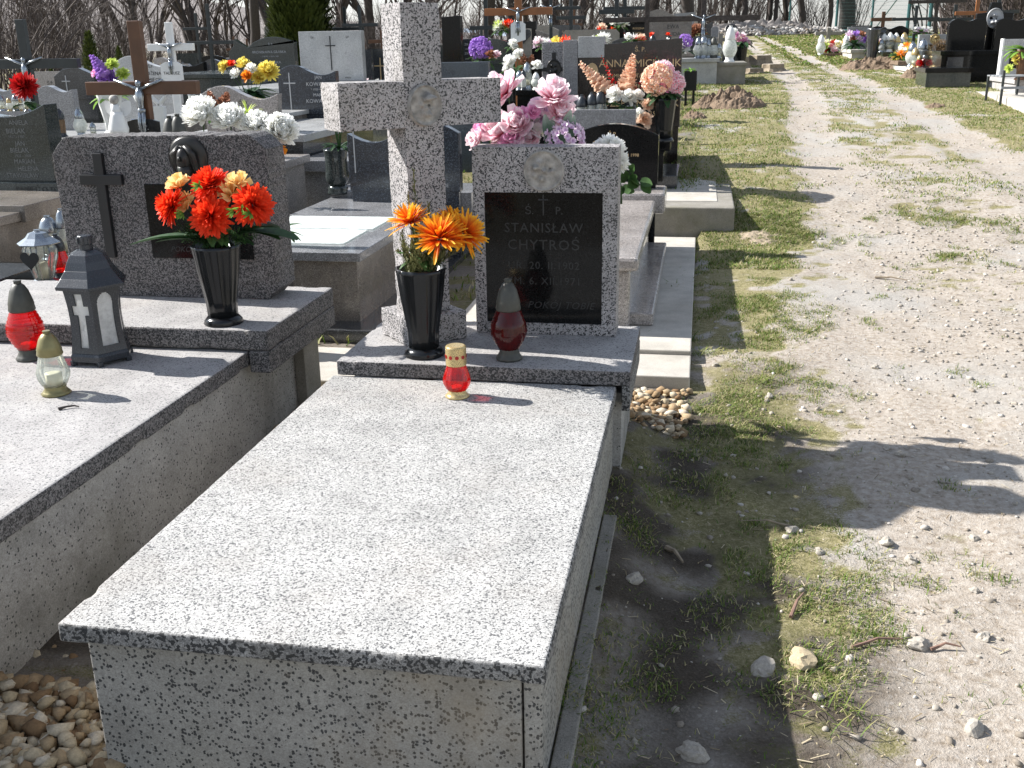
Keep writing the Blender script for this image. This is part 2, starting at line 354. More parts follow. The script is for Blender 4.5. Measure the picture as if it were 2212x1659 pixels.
def ground():
    xs = np.unique(np.concatenate([np.linspace(-2500, -200, 12), np.linspace(-200, -30, 18), np.arange(-30, -3, .9), np.arange(-3, -.5, .25), np.arange(-.5, 5.5, .045), np.arange(5.5, 14, .4), np.linspace(15, 60, 16), np.linspace(70, 2500, 18)]).round(4))
    ys = np.unique(np.concatenate([np.linspace(-60, -1, 12), np.arange(-1, 1.2, .2), np.arange(1.2, 9, .045), np.arange(9, 22, .11), np.arange(22, 64, .4), np.linspace(65, 420, 40), np.linspace(450, 3000, 14)]).round(4))
    Xg, Yg = np.meshgrid(xs, ys); x = Xg.ravel(); y = Yg.ravel()
    z = np.interp(y, KY, KZ)*FX(x, y)
    z += np.where((x > 0) & (y < 9), .035*np.clip(x, 0, 2)*np.clip(1-np.abs(y-3.5)/5, 0, 1), 0)
    z += .08*np.exp(-((x+.25)/.13)**2)*np.clip((y-1)/.5, 0, 1)*np.clip((4.3-y)/.4, 0, 1)
    n1 = vnoise(x, y, 1.1, 1); n2 = vnoise(x, y, 5.5, 2); n3 = vnoise(x, y, 15., 3)
    nearw = np.clip(1-np.abs(x-2)/12, 0, 1)*np.clip((70-y)/30, 0, 1)
    z += nearw*(n1*.03+n2*.012+n3*.006)
    b = tracks(x, y); b2 = np.clip(b+.6*n1+.75*n2+.6*n3*(y < 9)+.12+.16*np.clip((6.5-y)/2, 0, 1), 0, 1)
    z -= nearw*.02*b
    z = np.where((x > -1.45) & (x < .03) & (y > 4.45) & (y < 8.15), np.minimum(z, .1), z)   # bed of the paving
    # wooded hill far on the left
    z += np.where(y > 85, 26*np.exp(-((x+190)/110)**2)*np.clip((y-85)/130, 0, 1), 0)
    me = bpy.data.meshes.new('ground'); nx, ny = len(xs), len(ys)
    idx = np.arange(nx*ny).reshape(ny, nx)
    f = np.stack([idx[:-1, :-1], idx[:-1, 1:], idx[1:, 1:], idx[1:, :-1]], -1).reshape(-1, 4)
    me.vertices.add(len(x)); me.vertices.foreach_set('co', np.stack([x, y, z], 1).ravel())
    me.loops.add(f.size); me.loops.foreach_set('vertex_index', f.ravel())
    me.polygons.add(len(f)); me.polygons.foreach_set('loop_start', np.arange(0, f.size, 4)); me.polygons.foreach_set('loop_total', np.full(len(f), 4))
    me.update(calc_edges=True); me.polygons.foreach_set('use_smooth', [True]*len(f))
    a = me.attributes.new('bare', 'FLOAT', 'POINT'); a.data.foreach_set('value', b2)
    e = np.clip((.62+.25*n1-x)/.25, 0, 1)*np.clip((4.9+.4*n1-y)/.5, 0, 1)*np.clip((x+6), 0, 1)*np.clip(.75+1.2*n2, 0, 1)  # brown earth round the front graves, also painting the slab's shadow strip darker
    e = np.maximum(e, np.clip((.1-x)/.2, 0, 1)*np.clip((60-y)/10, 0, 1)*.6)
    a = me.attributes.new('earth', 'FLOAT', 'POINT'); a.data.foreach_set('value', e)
    s = N('ground_soil_and_turf'); tc = s.n('TexCoord').outputs['Object']
    at = s.n('Attribute'); at.attribute_name = 'bare'
    fine = s.noise(tc, 38, 5, .7); finer = s.noise(tc, 160, 4, .7); big = s.noise(tc, 1.6, 4)
    soil = s.ramp(fine, [(.25, (.2, .155, .11)), (.5, (.355, .31, .26)), (.75, (.475, .43, .375))])
    greyg = s.ramp(finer, [(.3, (.2, .185, .17)), (.5, (.36, .34, .31)), (.7, (.52, .5, .46))])
    soil = s.mix(s.ramp(s.noise(tc, .9, 5, .6), [(.48, 0), (.6, .8)]), soil, greyg)
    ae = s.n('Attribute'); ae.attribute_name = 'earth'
    soil = s.mix(s.math('MULTIPLY', ae.outputs['Fac'], .93), soil, s.ramp(finer, [(.3, (.018, .013, .009)), (.55, (.05, .038, .026)), (.75, (.13, .1, .075))]))  # brown earth with shade put into its colour
    v = s.n('TexVoronoi'); v.inputs['Scale'].default_value = 70; s.l(tc, v.inputs['Vector'])
    sp = s.n('SeparateColor'); s.l(v.outputs['Color'], sp.inputs[0])
    peb = s.math('MULTIPLY', s.math('GREATER_THAN', sp.outputs[0], .8), s.math('LESS_THAN', v.outputs['Distance'], .4))
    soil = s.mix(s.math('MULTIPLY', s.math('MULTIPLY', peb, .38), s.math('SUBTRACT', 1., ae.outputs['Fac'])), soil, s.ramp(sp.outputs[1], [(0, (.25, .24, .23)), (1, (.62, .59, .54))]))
    mx_ = s.math('ADD', s.math('MULTIPLY', fine, .45), s.math('MULTIPLY', finer, .55)); turf = s.ramp(mx_, [(.32, (.05, .045, .02)), (.43, (.15, .14, .055)), (.52, (.25, .22, .11)), (.62, (.4, .35, .23))])
    turf = s.mix(s.ramp(big, [(.4, 0), (.65, .5)]), turf, (.23, .2, .12)); turf = s.mix(s.math('MULTIPLY', ae.outputs['Fac'], .6), turf, s.ramp(fine, [(.3, (.018, .02, .008)), (.7, (.07, .07, .03))]))  # turf over that earth is darkened the same way, as painted shade
    k = s.math('ADD', at.outputs['Fac'], s.math('MULTIPLY', s.math('SUBTRACT', finer, .5), .9))
    c = s.mix(s.ramp(k, [(.35, 0), (.6, 1)]), turf, soil)
    # far slope, brown leafless scrub
    geo = s.n('SeparateXYZ'); s.l(tc, geo.inputs[0])
    farm = s.n('MapRange'); farm.inputs[1].default_value = 75; farm.inputs[2].default_value = 140; s.l(geo.outputs[1], farm.inputs[0])
    c = s.mix(farm.outputs[0], c, s.ramp(s.noise(tc, .35, 6, .7), [(.3, (.16, .14, .13)), (.7, (.3, .27, .25))]))
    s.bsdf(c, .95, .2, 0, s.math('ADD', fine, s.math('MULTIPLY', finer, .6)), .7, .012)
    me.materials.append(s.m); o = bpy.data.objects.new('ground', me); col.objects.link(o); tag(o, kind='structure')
    return xs, ys, z.reshape(ny, nx)
GXS, GYS, GZ = ground()
def GH(x, y):                                                    # height of the real ground mesh, vectorised
    x = np.atleast_1d(x); y = np.atleast_1d(y)
    i = np.clip(np.searchsorted(GXS, x)-1, 0, len(GXS)-2); j = np.clip(np.searchsorted(GYS, y)-1, 0, len(GYS)-2)
    u = (x-GXS[i])/(GXS[i+1]-GXS[i]); v = (y-GYS[j])/(GYS[j+1]-GYS[j])
    return GZ[j, i]*(1-u)*(1-v)+GZ[j, i+1]*u*(1-v)+GZ[j+1, i]*(1-u)*v+GZ[j+1, i+1]*u*v
def gz(x, y): return float(GH(x, y)[0])
# far hills beyond the valley on the right, distance haze painted into their blue-grey
mh = MB(); P_ = []
for i in range(61):
    a = i/60; x = -1500+3600*a; P_.append((x, 1500+200*math.sin(a*5), 34+20*math.sin(a*9+1)+9*math.sin(a*23)))
vs = []
for x, y, z in P_: vs += [(x, y-500, -45), (x, y, z), (x, y+700, -45)]
mh.add(vs, [(3*i+k, 3*i+3+k, 3*i+4+k, 3*i+1+k) for i in range(60) for k in (0, 1)])
tag(mh.build('hills', plain('hill_woods_haze', (.3, .36, .43), .95, .2, .01), smooth=True), kind='structure')

# ---------------------------------------------------------------- builders for graves and what stands on them
def tomb(label, x0, x1, y0, y1, zt, body, slab, over=.04, th=.05, plinth=None, kerb=None, group=None, name='grave', bev=.004, z0=None, pl_h=.04, pl_mat=None):
    """stone grave: body, cover slab, raised head plinth (from y=plinth back to y1) and optional kerb"""
    cx, cy = (x0+x1)/2, (y0+y1)/2; g = gz(cx, cy)-.06 if z0 is None else z0
    t = thing(name, label, 'grave', (cx, cy, g), group=group); hx, hy = (x1-x0)/2, (y1-y0)/2; h = zt-g
    MB().box(-hx+over, hx-over, -hy+over, hy-over, 0, h-th).build('body', body, t, bev)
    yb = (plinth-cy) if plinth else hy
    MB().box(-hx, hx, -hy, yb-(.003 if plinth else 0), h-th, h).build('cover_slab', slab, t, bev)
    if plinth: MB().box(-hx-.03, hx+.03, yb, hy+.02, h-th-.01, h+pl_h).build('head_plinth', pl_mat or slab, t, bev)
    if kerb: MB().box(-hx-kerb[0], hx+kerb[0], -hy-kerb[0], hy+kerb[0]*.5, 0, kerb[1]+.06).build('kerb', kerb[2] if len(kerb) > 2 else body, t, bev)
    return t
def outline(kind, w, h):
    """top outline from the right end to the left end, x in -w/2..w/2"""
    n = 16; q = [i/n for i in range(n+1)]
    if kind == 'flat': return [(w/2, h), (-w/2, h)]
    if kind == 'arch': return [(w/2-w*t, h-(.13*w)*(2*t-1)**2) for t in q]
    if kind == 'round': return [(w/2*math.cos(math.pi*t), h-w*.32+w*.32*math.sin(math.pi*t)) for t in q]
    if kind == 'wave': return [(w/2-w*t, h-.09*w+.09*w*math.sin(2*math.pi*(t-.48))*(1 if t > .5 else .8)) for t in q]
    if kind == 'waver': return [(w/2-w*t, h-.09*w+.09*w*math.sin(2*math.pi*(.52-t))) for t in q]
    if kind == 'hollow': return [(w/2-w*t, h-.13*w*(1-(2*t-1)**2)) for t in q]
    if kind == 'roof': return [(w/2, h-.17*w), (w*.1, h), (-w*.25, h-.02), (-w/2, h-.2*w)]
    if kind == 'gable': return [(w/2, h-.16*w), (0, h), (-w/2, h-.16*w)]
    if kind == 'cham': return [(w/2, h-.05), (w/2-.05, h), (-w/2+.06, h), (-w/2, h-.08)]
    if kind == 'slant': return [(w/2, h), (-w/2, h-.06*w)]
    if kind == 'shoulder':
        return [(w/2, h-.05*w)]+[(w/2-w*.62*t, h-.08*w*(2*t-1)**2) for t in q]+[(-w*.2, h-.14*w), (-w*.28, h-.1*w), (-w*.4, h-.02), (-w*.42, h-.12*w), (-w*.5, h-.2*w)]
    if kind == 'curvy': return [(w/2, h-.1*w)]+[(w*.42-w*.84*t, h-.04*w+.04*w*math.sin(math.pi*t*3)) for t in q]+[(-w/2, h-.12*w)]
    return [(w/2, h), (-w/2, h)]
def stone(label, px0, px1, ptop, pbot, y, kind='flat', mat=None, th=.1, lines=None, lmat=None, group=None, flare=0., bev=.004, zb=None, extra=None, rz=0., cat='headstone'):
    """a headstone whose front stands at depth y; its width and height are measured on the photograph"""
    pm = (ptop+pbot)/2; a = PY(px0, pm, y); b = PY(px1, pm, y); w = b.x-a.x
    z1 = PY((px0+px1)/2, ptop, y).z; z0 = PY((px0+px1)/2, pbot, y).z if zb is None else zb; h = z1-z0
    t = thing('headstone', label, cat, ((a.x+b.x)/2, y, z0), rz, group)
    o = outline(kind, w, h); poly = [(-w/2+flare, 0), (w/2-flare, 0)]+o
    if flare: o = [(x, z) for x, z in o]; poly = [(-w/2+flare*1.0, 0), (w/2-flare, 0), (w/2-flare*.8, h*.45)]+o+[(-w/2+flare*.8, h*.45)]
    MB().prism(poly, 0, th).build('slab', mat, t, bev)
    gd = gz((a.x+b.x)/2, y)
    if z0 > gd+.04: MB().box(-w/2+.012, w/2-.012, .008, th-.008, gd-.05-z0, .004).build('base', mat, t)   # the stone's foot goes down to the ground
    if lines: lettering([(l[0], l[1]*h, l[2]*w, l[3]*h)+tuple(l[4:]) for l in lines], t, lmat or LETW)
    t['w'] = w; t['h'] = h
    return t
def latin(parent, w, x, z, h, t, mat, y=-.004, arm=.3, name='cross', d=.012, aw=.6):
    b = MB(); b.box(x-t/2, x+t/2, y-d, y+.003, z, z+h); zz = z+h*(1-arm)
    b.box(x-h*aw/2, x+h*aw/2, y-d-.0015, y+.0015, zz-t/2, zz+t/2)
    return b.build(name, mat, parent, .002)
def crucifix(label, base, h, armw, armz, t, mat, corpus=None, plate=None, rz=0., name='grave_cross', taper=False, lean=0., ends=False, group=None, pm=None, cz=None):
    o = thing(name, label, 'cross', base, rz, group); o.rotation_euler = (0, lean, rz)
    b = MB(); b.box(-t/2, t/2, -t/3, t/3, -.05, h); b.build('upright', mat, o, .004)
    MB().box(-armw/2, armw/2, -t/3-.004, t/3+.004, armz-t/2, armz+t/2).build('crossbar', mat, o, .004)
    if corpus:
        s = armw*.36*corpus; c = MB(); y = -t/3-.014-.02*s; z = armz
        c.tube([(0, y, z-.9*s), (0, y-.03*s, z-.55*s), (0, y-.02*s, z-.2*s), (0, y, z+.02*s)], [.1*s, .13*s, .17*s, .09*s], 8)
        c.ball((.03*s, y-.07*s, z+.17*s), .12*s, 7, (.9, 1, 1.15))
        for q in (-1, 1):
            c.tube([(0, y, z-.04*s), (q*.45*s, y-.02*s, z+.12*s), (q*.98*s, y+.02*s, z+.3*s)], [.075*s, .055*s, .04*s], 6)
            c.tube([(q*.05*s, y, z-.8*s), (q*.09*s, y-.1*s, z-1.3*s), (q*.02*s, y-.01*s, z-1.85*s)], [.095*s, .075*s, .045*s], 6)
        c.ball((0, y-.01*s, z-.8*s), .17*s, 6, (1, .8, .7))
        c.build('figure', SILV if corpus != 1.01 else BRONZE, o, smooth=True)
    if plate:
        pw, ph, pz, lines = plate
        poly = [(-pw/2, -ph/2), (0, -ph*.62), (pw/2, -ph/2), (pw/2, ph*.35), (pw*.25, ph/2), (-pw*.25, ph/2), (-pw/2, ph*.35)]
        p = MB().prism([(x, z+pz) for x, z in poly], -t/3-.02, -t/3-.006).build('name_plate', pm or WHITEP, o)
        if lines: lettering([(a, s, 0, pz+q) for a, s, q in lines], o, LETB if (pm or WHITEP) == WHITEP else LETW, -t/3-.0215)
    return o
# ---- lanterns. profiles are (radius, height) in units of the lantern's height
GP = {'pear': [(.17, 0), (.2, .03), (.255, .14), (.265, .22), (.22, .36), (.185, .46), (.18, .5)],
      'ribbed': [(.13, 0), (.17, .06), (.2, .16), (.2, .28), (.17, .4), (.14, .46), (.13, .48)],
      'tulip': [(.14, 0), (.2, .08), (.26, .2), (.25, .32), (.19, .45), (.16, .5)],
      'straight': [(.17, 0), (.18, .2), (.18, .5)]}
def lantern(label, loc, h, glass, cap, kind='pear', r=1., flute=0, fd=.05, twist=0., group=None, candle=True, rings=0, capk='dome', n=20, name='grave_lantern', scale=1.):
    t = thing(name, label, 'lantern', loc, 0, group, scale); zb = .13*h; gh = 1.0
    pr = GP[kind]; gtop = pr[-1][1]*h*1.02
    p = [(a*h*r, zb+z*h) for a, z in pr]
    # refine
    q = []
    m_ = 28 if rings else 14
    zs = [z for a, z in p]; rs = [a for a, z in p]
    for i in range(m_+1):
        z = zs[0]+(zs[-1]-zs[0])*i/m_; a = float(np.interp(z, zs, rs))
        if rings: a *= 1+.035*math.sin(2*math.pi*rings*i/m_)
        q.append((a, z))
    MB().lathe(q, n*(2 if flute else 1), flute=flute, fd=fd, twist=twist, cap=False).build('glass', glass, t, smooth=True)
    rb = p[0][0]; rt = p[-1][0]; z1 = zs[-1]; hc = h-z1
    MB().lathe([(rb*1.35, 0), (rb*1.4, .02*h), (rb*1.2, .05*h), (rb*.98, .1*h), (rb*1.06, zb), (rb*1.0, zb+.01*h)], n*2, flute=n//2 if n > 12 else 0, fd=.012).build('base', cap, t, smooth=True)
    c = MB()
    if capk == 'flat':
        c.lathe([(rt*1.03, z1-.01*h), (rt*1.1, z1), (rt*1.1, h-.03*h), (rt*1.02, h-.008*h), (rt*.9, h)], n*2)
        cc = c.build('cap', cap, t, smooth=False, bevel=.001)
        hmb = MB()
        for i in range(10):
            a = 2*math.pi*i/10; d = Vector((math.cos(a), math.sin(a), 0)); e = Vector((-d.y, d.x, 0)); ctr = d*(rt*1.1+.0006)+Vector((0, 0, (z1+h)/2-.012*h))
            rr = rt*.22; hmb.add([ctr+e*(rr*math.cos(k*math.pi/4))+Vector((0, 0, rr*math.sin(k*math.pi/4))) for k in range(8)], [tuple(range(8))])
        hmb.build('vent_holes', glass if glass != G_CLEAR else BLACKM, t)
    else:
        c.lathe([(rt*1.08, z1-.012*h), (rt*1.15, z1+.01*h), (rt*1.08, z1+.06*h), (rt*1.1, z1+.08*h), (rt*.98, z1+.4*hc), (rt*.78, z1+.66*hc), (rt*.5, z1+.84*hc), (rt*.3, z1+.9*hc)], n, flute=10 if n > 16 else 0, fd=.012)
        cc = c.build('cap', cap, t, smooth=True)
        k = MB(); k.lathe([(rt*.3, z1+.86*hc), (rt*.3, h*.985), (rt*.36, h*.99), (rt*.34, h)], max(8, n//2))
        for i in range(6):
            a = 2*math.pi*i/6; k.box(rt*.3*math.cos(a)-.004*h, rt*.3*math.cos(a)+.004*h, rt*.3*math.sin(a)-.004*h, rt*.3*math.sin(a)+.004*h, z1+.88*hc, h*.99)
        k.build('chimney', cap, t)
    ch_ = .2 if glass is G_CLEAR else .07
    if candle: MB().lathe([(rb*.78, zb), (rb*.8, zb+ch_*h), (rb*.5, zb+(ch_+.015)*h), (.003, zb+ch_*h)], 14).build('candle', WAX, t, smooth=True)
    return t
# ---- flowers
def sphere_dirs(n, zmin=-.3, k=0):
    o = []
    for i in range(n):
        z = zmin+(1-zmin)*(i+.5)/n; a = i*2.39996+k; r = math.sqrt(max(0, 1-z*z)); o.append(Vector((r*math.cos(a), r*math.sin(a), z)))
    return o
def orient(d):
    return Vector((0, 0, 1)).rotation_difference(Vector(d).normalized()).to_matrix()
def mum(c, r, face=(0, -.4, 1), n=150, wid=.07, curl=.5, zmin=-.45, jit=.24, nseg=4, tipped=False):
    b = MB(); M = orient(face); c = Vector(c)
    for i, d in enumerate(sphere_dirs(n, zmin, rng.random()*6)):
        d2 = (M@(d+Vector([rng.gauss(0, jit*.6) for _ in range(3)]))).normalized()
        L = r*(1-rng.random()*jit)*(1.0 if d.z < .55 else .88); up = M@Vector((0, 0, 1))
        b.strip(c+d2*r*.1, d2, up, L*.9, r*wid*rng.uniform(.8, 1.2), curl*rng.uniform(.3, 1.2), nseg, cup=.35, shape=lambda t: (.45+.65*math.sin(math.pi*t*.9))*(1 if t < .9 else .5))
    return b
def peony(c, r, face=(0, -.4, 1), n=58, zmin=-.35, cup=.35, nseg=4, wid=.21):
    r = r*.9
    b = MB(); M = orient(face); c = Vector(c)
    for i, d in enumerate(sphere_dirs(n, zmin, rng.random()*6)):
        d2 = (M@(d+Vector([rng.gauss(0, .12) for _ in range(3)]))).normalized(); up = M@Vector((0, 0, 1))
        b.strip(c, d2, up, r*rng.uniform(.7, 1.12), r*wid*rng.uniform(.75, 1.2), rng.uniform(.3, 1.1), nseg, cup=cup*.8, shape=lambda t: .12+.95*math.sin(math.pi*min(1, t*.62+.04))*(1 if t < .8 else .78))
    return b
def rose(c, r, face=(0, -.3, 1)):
    b = MB(); M = orient(face); c = Vector(c)
    for ring, (n, rr, cu, hh) in enumerate(((3, .18, -.25, 1.2), (4, .4, .05, 1.25), (5, .62, .45, 1.15), (5, .72, .8, 1.05))):
        for i in range(n):
            a = 2*math.pi*(i+ring*.4)/n+ring; out = Vector((math.cos(a), math.sin(a), 0))
            d = (M@(Vector((0, 0, 1.3))+out*rr)).normalized(); up = M@Vector((out.x, out.y, .01))
            b.strip(c-M@Vector((0, 0, r*.5))+M@out*(r*.12*ring), d, -up, r*hh*1.25, r*(.3+.12*ring), -cu, 5, cup=-.45, shape=lambda t: .25+.8*math.sin(math.pi*min(1, t*.68)))
    return b
def hydrangea(c, r, face=(0, -.3, 1), n=90, ps=.2):
    b = MB(); M = orient(face); c = Vector(c)
    for d in sphere_dirs(n, -.5, rng.random()*6):
        d2 = (M@(d+Vector([rng.gauss(0, .08) for _ in range(3)]))).normalized(); p = c+d2*r*rng.uniform(.75, .98); t1 = d2.orthogonal().normalized(); t2 = d2.cross(t1); a0 = rng.random()*3
        for k in range(4):
            a = a0+k*math.pi/2; e = t1*math.cos(a)+t2*math.sin(a); b.strip(p, (e+d2*rng.uniform(.2, .7)), d2, r*ps, r*ps*.45, .3, 2, shape=lambda t: .3+.8*math.sin(math.pi*min(1, t*.7+.1)))
    return b
def stalk(base, tip, r, n=26):
    """gladiolus or snapdragon spike of florets along a stem"""
    b = MB(); base = Vector(base); tip = Vector(tip); ax = (tip-base); t1 = ax.orthogonal().normalized(); t2 = ax.cross(t1).normalized()
    for i in range(n):
        t = i/n; p = base+ax*t; rr = r*(1.1-.85*t); a0 = i*2.4
        out = t1*math.cos(a0)+t2*math.sin(a0); c = p+out*rr*.35
        for k in range(4):
            a = k*math.pi/2+rng.random(); e = (out*1.1+ax.normalized()*rng.uniform(.1, .6)+t1*math.cos(a)*.7+t2*math.sin(a)*.7)
            b.strip(c, e, ax.normalized(), rr*1.05, rr*.42, .5, 2, shape=lambda t: .3+.8*math.sin(math.pi*min(1, t*.7+.1)))
    return b
def leaves(b, c, n, L, w, spread=1., zmin=-.1, zmax=.7, curl=-.9, nseg=5, side=None):
    for i in range(n):
        a = rng.uniform(0, 6.28) if side is None else rng.uniform(*side); z = rng.uniform(zmin, zmax); d = Vector((math.cos(a)*spread, math.sin(a)*spread, z))
        b.strip(Vector(c)+d*L*.1, d, (0, 0, 1), L*rng.uniform(.7, 1.1), w*rng.uniform(.7, 1.2), curl*rng.uniform(.4, 1.2), nseg, cup=.3)
    return b
def sprig(b, base, tip, L=.035, w=.0016, n=60, up=(0, 0, 1)):
    base = Vector(base); ax = Vector(tip)-base
    b.tube([base, base+ax], .0012, 4, ts=[.2, .2]); t1 = ax.orthogonal().normalized(); t2 = ax.cross(t1).normalized()
    for i in range(n):
        t = (i+rng.random())/n; a = rng.random()*6.28
        b.strip(base+ax*t, ax.normalized()*.9+(t1*math.cos(a)+t2*math.sin(a))*.9, up, L*(1.1-.7*t)*rng.uniform(.6, 1.1), w, .2, 2)
    return b
HEADF = {'mum': mum, 'peony': peony, 'rose': rose, 'hyd': hydrangea}
def bouquet(label, base, heads, leaf=(12, .12, .02, LEAFM), group=None, name='bouquet', cat='flowers', stems=True, stem_to=None, lz=(-.1, .7)):
    """heads: (kind, world centre, radius, facing, material [, kwargs]); base: world point where the stems gather"""
    t = thing(name, label, cat, base, 0, group); B = Vector(base); NM = {'mum': 'chrysanthemum_head', 'peony': 'peony_head', 'rose': 'rose_head', 'hyd': 'hydrangea_head', 'stalk': 'flower_spike'}
    sm = MB(); mz = max(h[1][2] for h in heads)-B.z if heads else .1
    for h in heads:
        k, c, r, f, mt = h[:5]; kw = h[5] if len(h) > 5 else {}; c = Vector(c)-B
        if k == 'stalk': stalk(c, Vector(f)-B, r, **kw).build(NM[k], mt, t); sm.tube([(0, 0, 0), c, Vector(f)-B], .0022, 5, ts=[.3, .4, .5]); continue
        HEADF[k](c, r, f, **kw).build(NM[k], mt, t)
        sm.tube([(c.x*.1, c.y*.1, -.02), (c.x*.5, c.y*.5, c.z*.55), c-Vector(f).normalized()*r*.1], .0028, 5, ts=[.3, .4, .5])
    if stems: sm.build('stems', LEAFM, t)
    if leaf:
        n, L, w, mt = leaf; b = MB(); leaves(b, (0, 0, mz*.25), n, L, w, zmin=lz[0], zmax=lz[1]); b.build('leaves', mt, t)
    return t
def vase(label, loc, h, rt, rb, mat, kind='fluted', group=None, fl=12):
    t = thing('flower_vase', label, 'vase', loc, 0, group)
    if kind == 'fluted':
        MB().lathe([(rb*.93, .09*h), (rb*.98, .3*h), (rt*.86, .7*h), (rt*.96, .95*h), (rt, h), (rt*.93, h), (rt*.8, .6*h), (rb*.8, .12*h)], fl*6, flute=fl, fd=.022, cap=True).build('body', mat, t, smooth=True)
        MB().lathe([(rb*1.22, 0), (rb*1.27, .015*h), (rb*1.2, .035*h), (rb*1.22, .045*h), (rb*1.1, .07*h), (rb*.97, .1*h)], 40).build('foot', mat, t, smooth=True)
    elif kind == 'urn':
        MB().lathe([(rb*.8, .2*h), (rb*1.05, .24*h), (rt*.98, .32*h), (rt*1.0, .4*h), (rt*.95, .55*h), (rt*.93, .75*h), (rt*.98, .93*h), (rt*1.05, .975*h), (rt*1.05, h), (rt*.9, h), (rt*.8, .7*h)], 32).build('body', mat, t, smooth=True)
        MB().lathe([(rb*1.1, 0), (rb*1.15, .04*h), (rb*1.0, .08*h), (rb*1.1, .12*h), (rb*.85, .2*h)], 32).build('foot', mat, t, smooth=True)
    return t

# ================================================================ MAIN GRAVE (foreground)
S = .45; ZP = .508
g = thing('grave', 'large pale terrazzo grave in the foreground with black-chipped side panels', 'grave', (-.78, 2.6, -.05))
def loc(b, o): b.v = [(x-o.location.x, y-o.location.y, z-o.location.z) for x, y, z in b.v]; return b
body = MB().box(-1.272, -.312, 1.735, 3.9, -.05, .404); loc(body, g).build('front_panel', TZ_SIDE, g, .004)
loc(MB().box(-.308, -.27, 1.74, 3.9, -.05, .404), g).build('side_panel', TZ_SIDE, g, .004)
cs = loc(MB().box(-1.306, -.254, 1.69, 3.425, .404, .4497), g).build('cover_slab', TZ_TOP, g, .006, seg=3)
loc(MB().box(-1.285, -.206, 3.413, 4.03, .4525, ZP), g).build('head_plinth', TZ_GREYTOP, g, .004)
loc(MB().box(-.235, -.207, 3.416, 4.028, .36, .4515), g).build('plinth_skirt', TZ_LIP, g, .003)
loc(MB().box(-1.26, -.24, 3.5, 4.0, -.05, .4), g).build('plinth_support', TZ_PLAIN, g, .003)
# the lips of the slab and plinth are dirtier than their tops
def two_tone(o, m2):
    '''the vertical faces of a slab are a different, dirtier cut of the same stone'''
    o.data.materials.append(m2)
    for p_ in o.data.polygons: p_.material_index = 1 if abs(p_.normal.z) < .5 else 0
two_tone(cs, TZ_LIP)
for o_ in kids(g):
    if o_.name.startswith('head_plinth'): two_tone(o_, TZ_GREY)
ft = thing('footing_strip', 'narrow weathered concrete footing strip along the right side of the big foreground grave', 'kerb', (-.22, 2.3, 0))
MB().box(-.045, .0, -.75, .78, -.02, .115).build('strip', CONC_G, ft, .004)

# stone cross, turned towards the left
th = R(43); cr = thing('stone_cross', 'tall terrazzo cross with round relief medallion standing turned on its square foot', 'cross', (-1.045, 3.775, ZP+.001), th)
MB().box(-.125, .125, -.125, .125, 0, .112).build('foot_block', TZ_CROSS, cr, .004)
L_, D_, W_ = .665, .152, .158
o = MB(); za, zb_, zt = 1.484-ZP, 1.32-ZP, 1.748-ZP
o.prism([(-W_/2, .112), (W_/2, .112), (W_/2, zb_), (L_/2, zb_), (L_/2, za), (W_/2, za), (W_/2, zt), (-W_/2, zt), (-W_/2, za), (-L_/2, za), (-L_/2, zb_), (-W_/2, zb_)], -D_/2, D_/2)
o.build('shaft_and_arms', TZ_CROSS, cr, .003)
def relief(parent, x, z, rx, rz_, mat, seed, y0, d=.012, name='medallion'):
    b = MB(); n, m2 = 48, 18; rr = random.Random(seed); bl = [(rr.uniform(-.45, .45), rr.uniform(-.5, .5), rr.uniform(.12, .28), rr.uniform(-.6, 1)) for _ in range(16)]
    vs = [(x, y0-d, z)]; fs = []
    def hgt(u, v):
        q = math.hypot(u, v); e = d*.35
        if q > .88: return e+d*.5*math.cos((q-.94)/.06*1.2) if q < 1 else 0
        return e+sum(k*d*1.5*math.exp(-((u-a)**2+(v-c)**2)/(s*s*.5)) for a, c, s, k in bl)*(1-q**4)
    vs[0] = (x, y0-hgt(0, 0), z)
    for j in range(1, m2+1):
        for i in range(n):
            a = 2*math.pi*i/n; u, v = j/m2*math.cos(a), j/m2*math.sin(a); vs.append((x+rx*u, y0-max(0, hgt(u, v)), z+rz_*v))
    for i in range(n): fs.append((0, 1+(i+1) % n, 1+i))
    for j in range(m2-1):
        for i in range(n): a = 1+j*n+i; c = 1+j*n+(i+1) % n; fs.append((a, c, c+n, a+n))
    b.add(vs, fs); return b.build(name, mat, parent, smooth=True)
relief(cr, 0, (za+zb_)/2-.005, .068, .075, STONEREL, 3, -D_/2, .026)
# headstone with black plaque
hs = thing('headstone', 'terrazzo headstone with black-chipped frame, black plaque and pale round relief', 'headstone', (-.572, 3.856, ZP+.001))
hw, hh = .556, 1.235-ZP
px0, px1, pz0, pz1 = -.234, .222, .045, .558
MB().box(-hw/2, hw/2, .012, .135, 0, hh).build('frame', TZ_CROSS, hs, .003)
o = MB(); o.box(-hw/2, px0, 0, .0125, 0, hh); o.box(px1, hw/2, 0, .0125, 0, hh); o.box(px0, px1, 0, .0125, 0, pz0); o.box(px0, px1, 0, .0125, pz1, hh); o.build('frame_face', TZ_CROSS, hs)
MB().box(px0+.001, px1-.001, .006, .0124, pz0+.001, pz1-.001).build('plaque', BLACK, hs)
relief(hs, -.002, .64, .078, .078, STONEREL, 8, 0, .018)
latin(hs, hw, -.006, .47, .08, .006, LETD, .008, .25, 'plaque_cross', .003, .5)
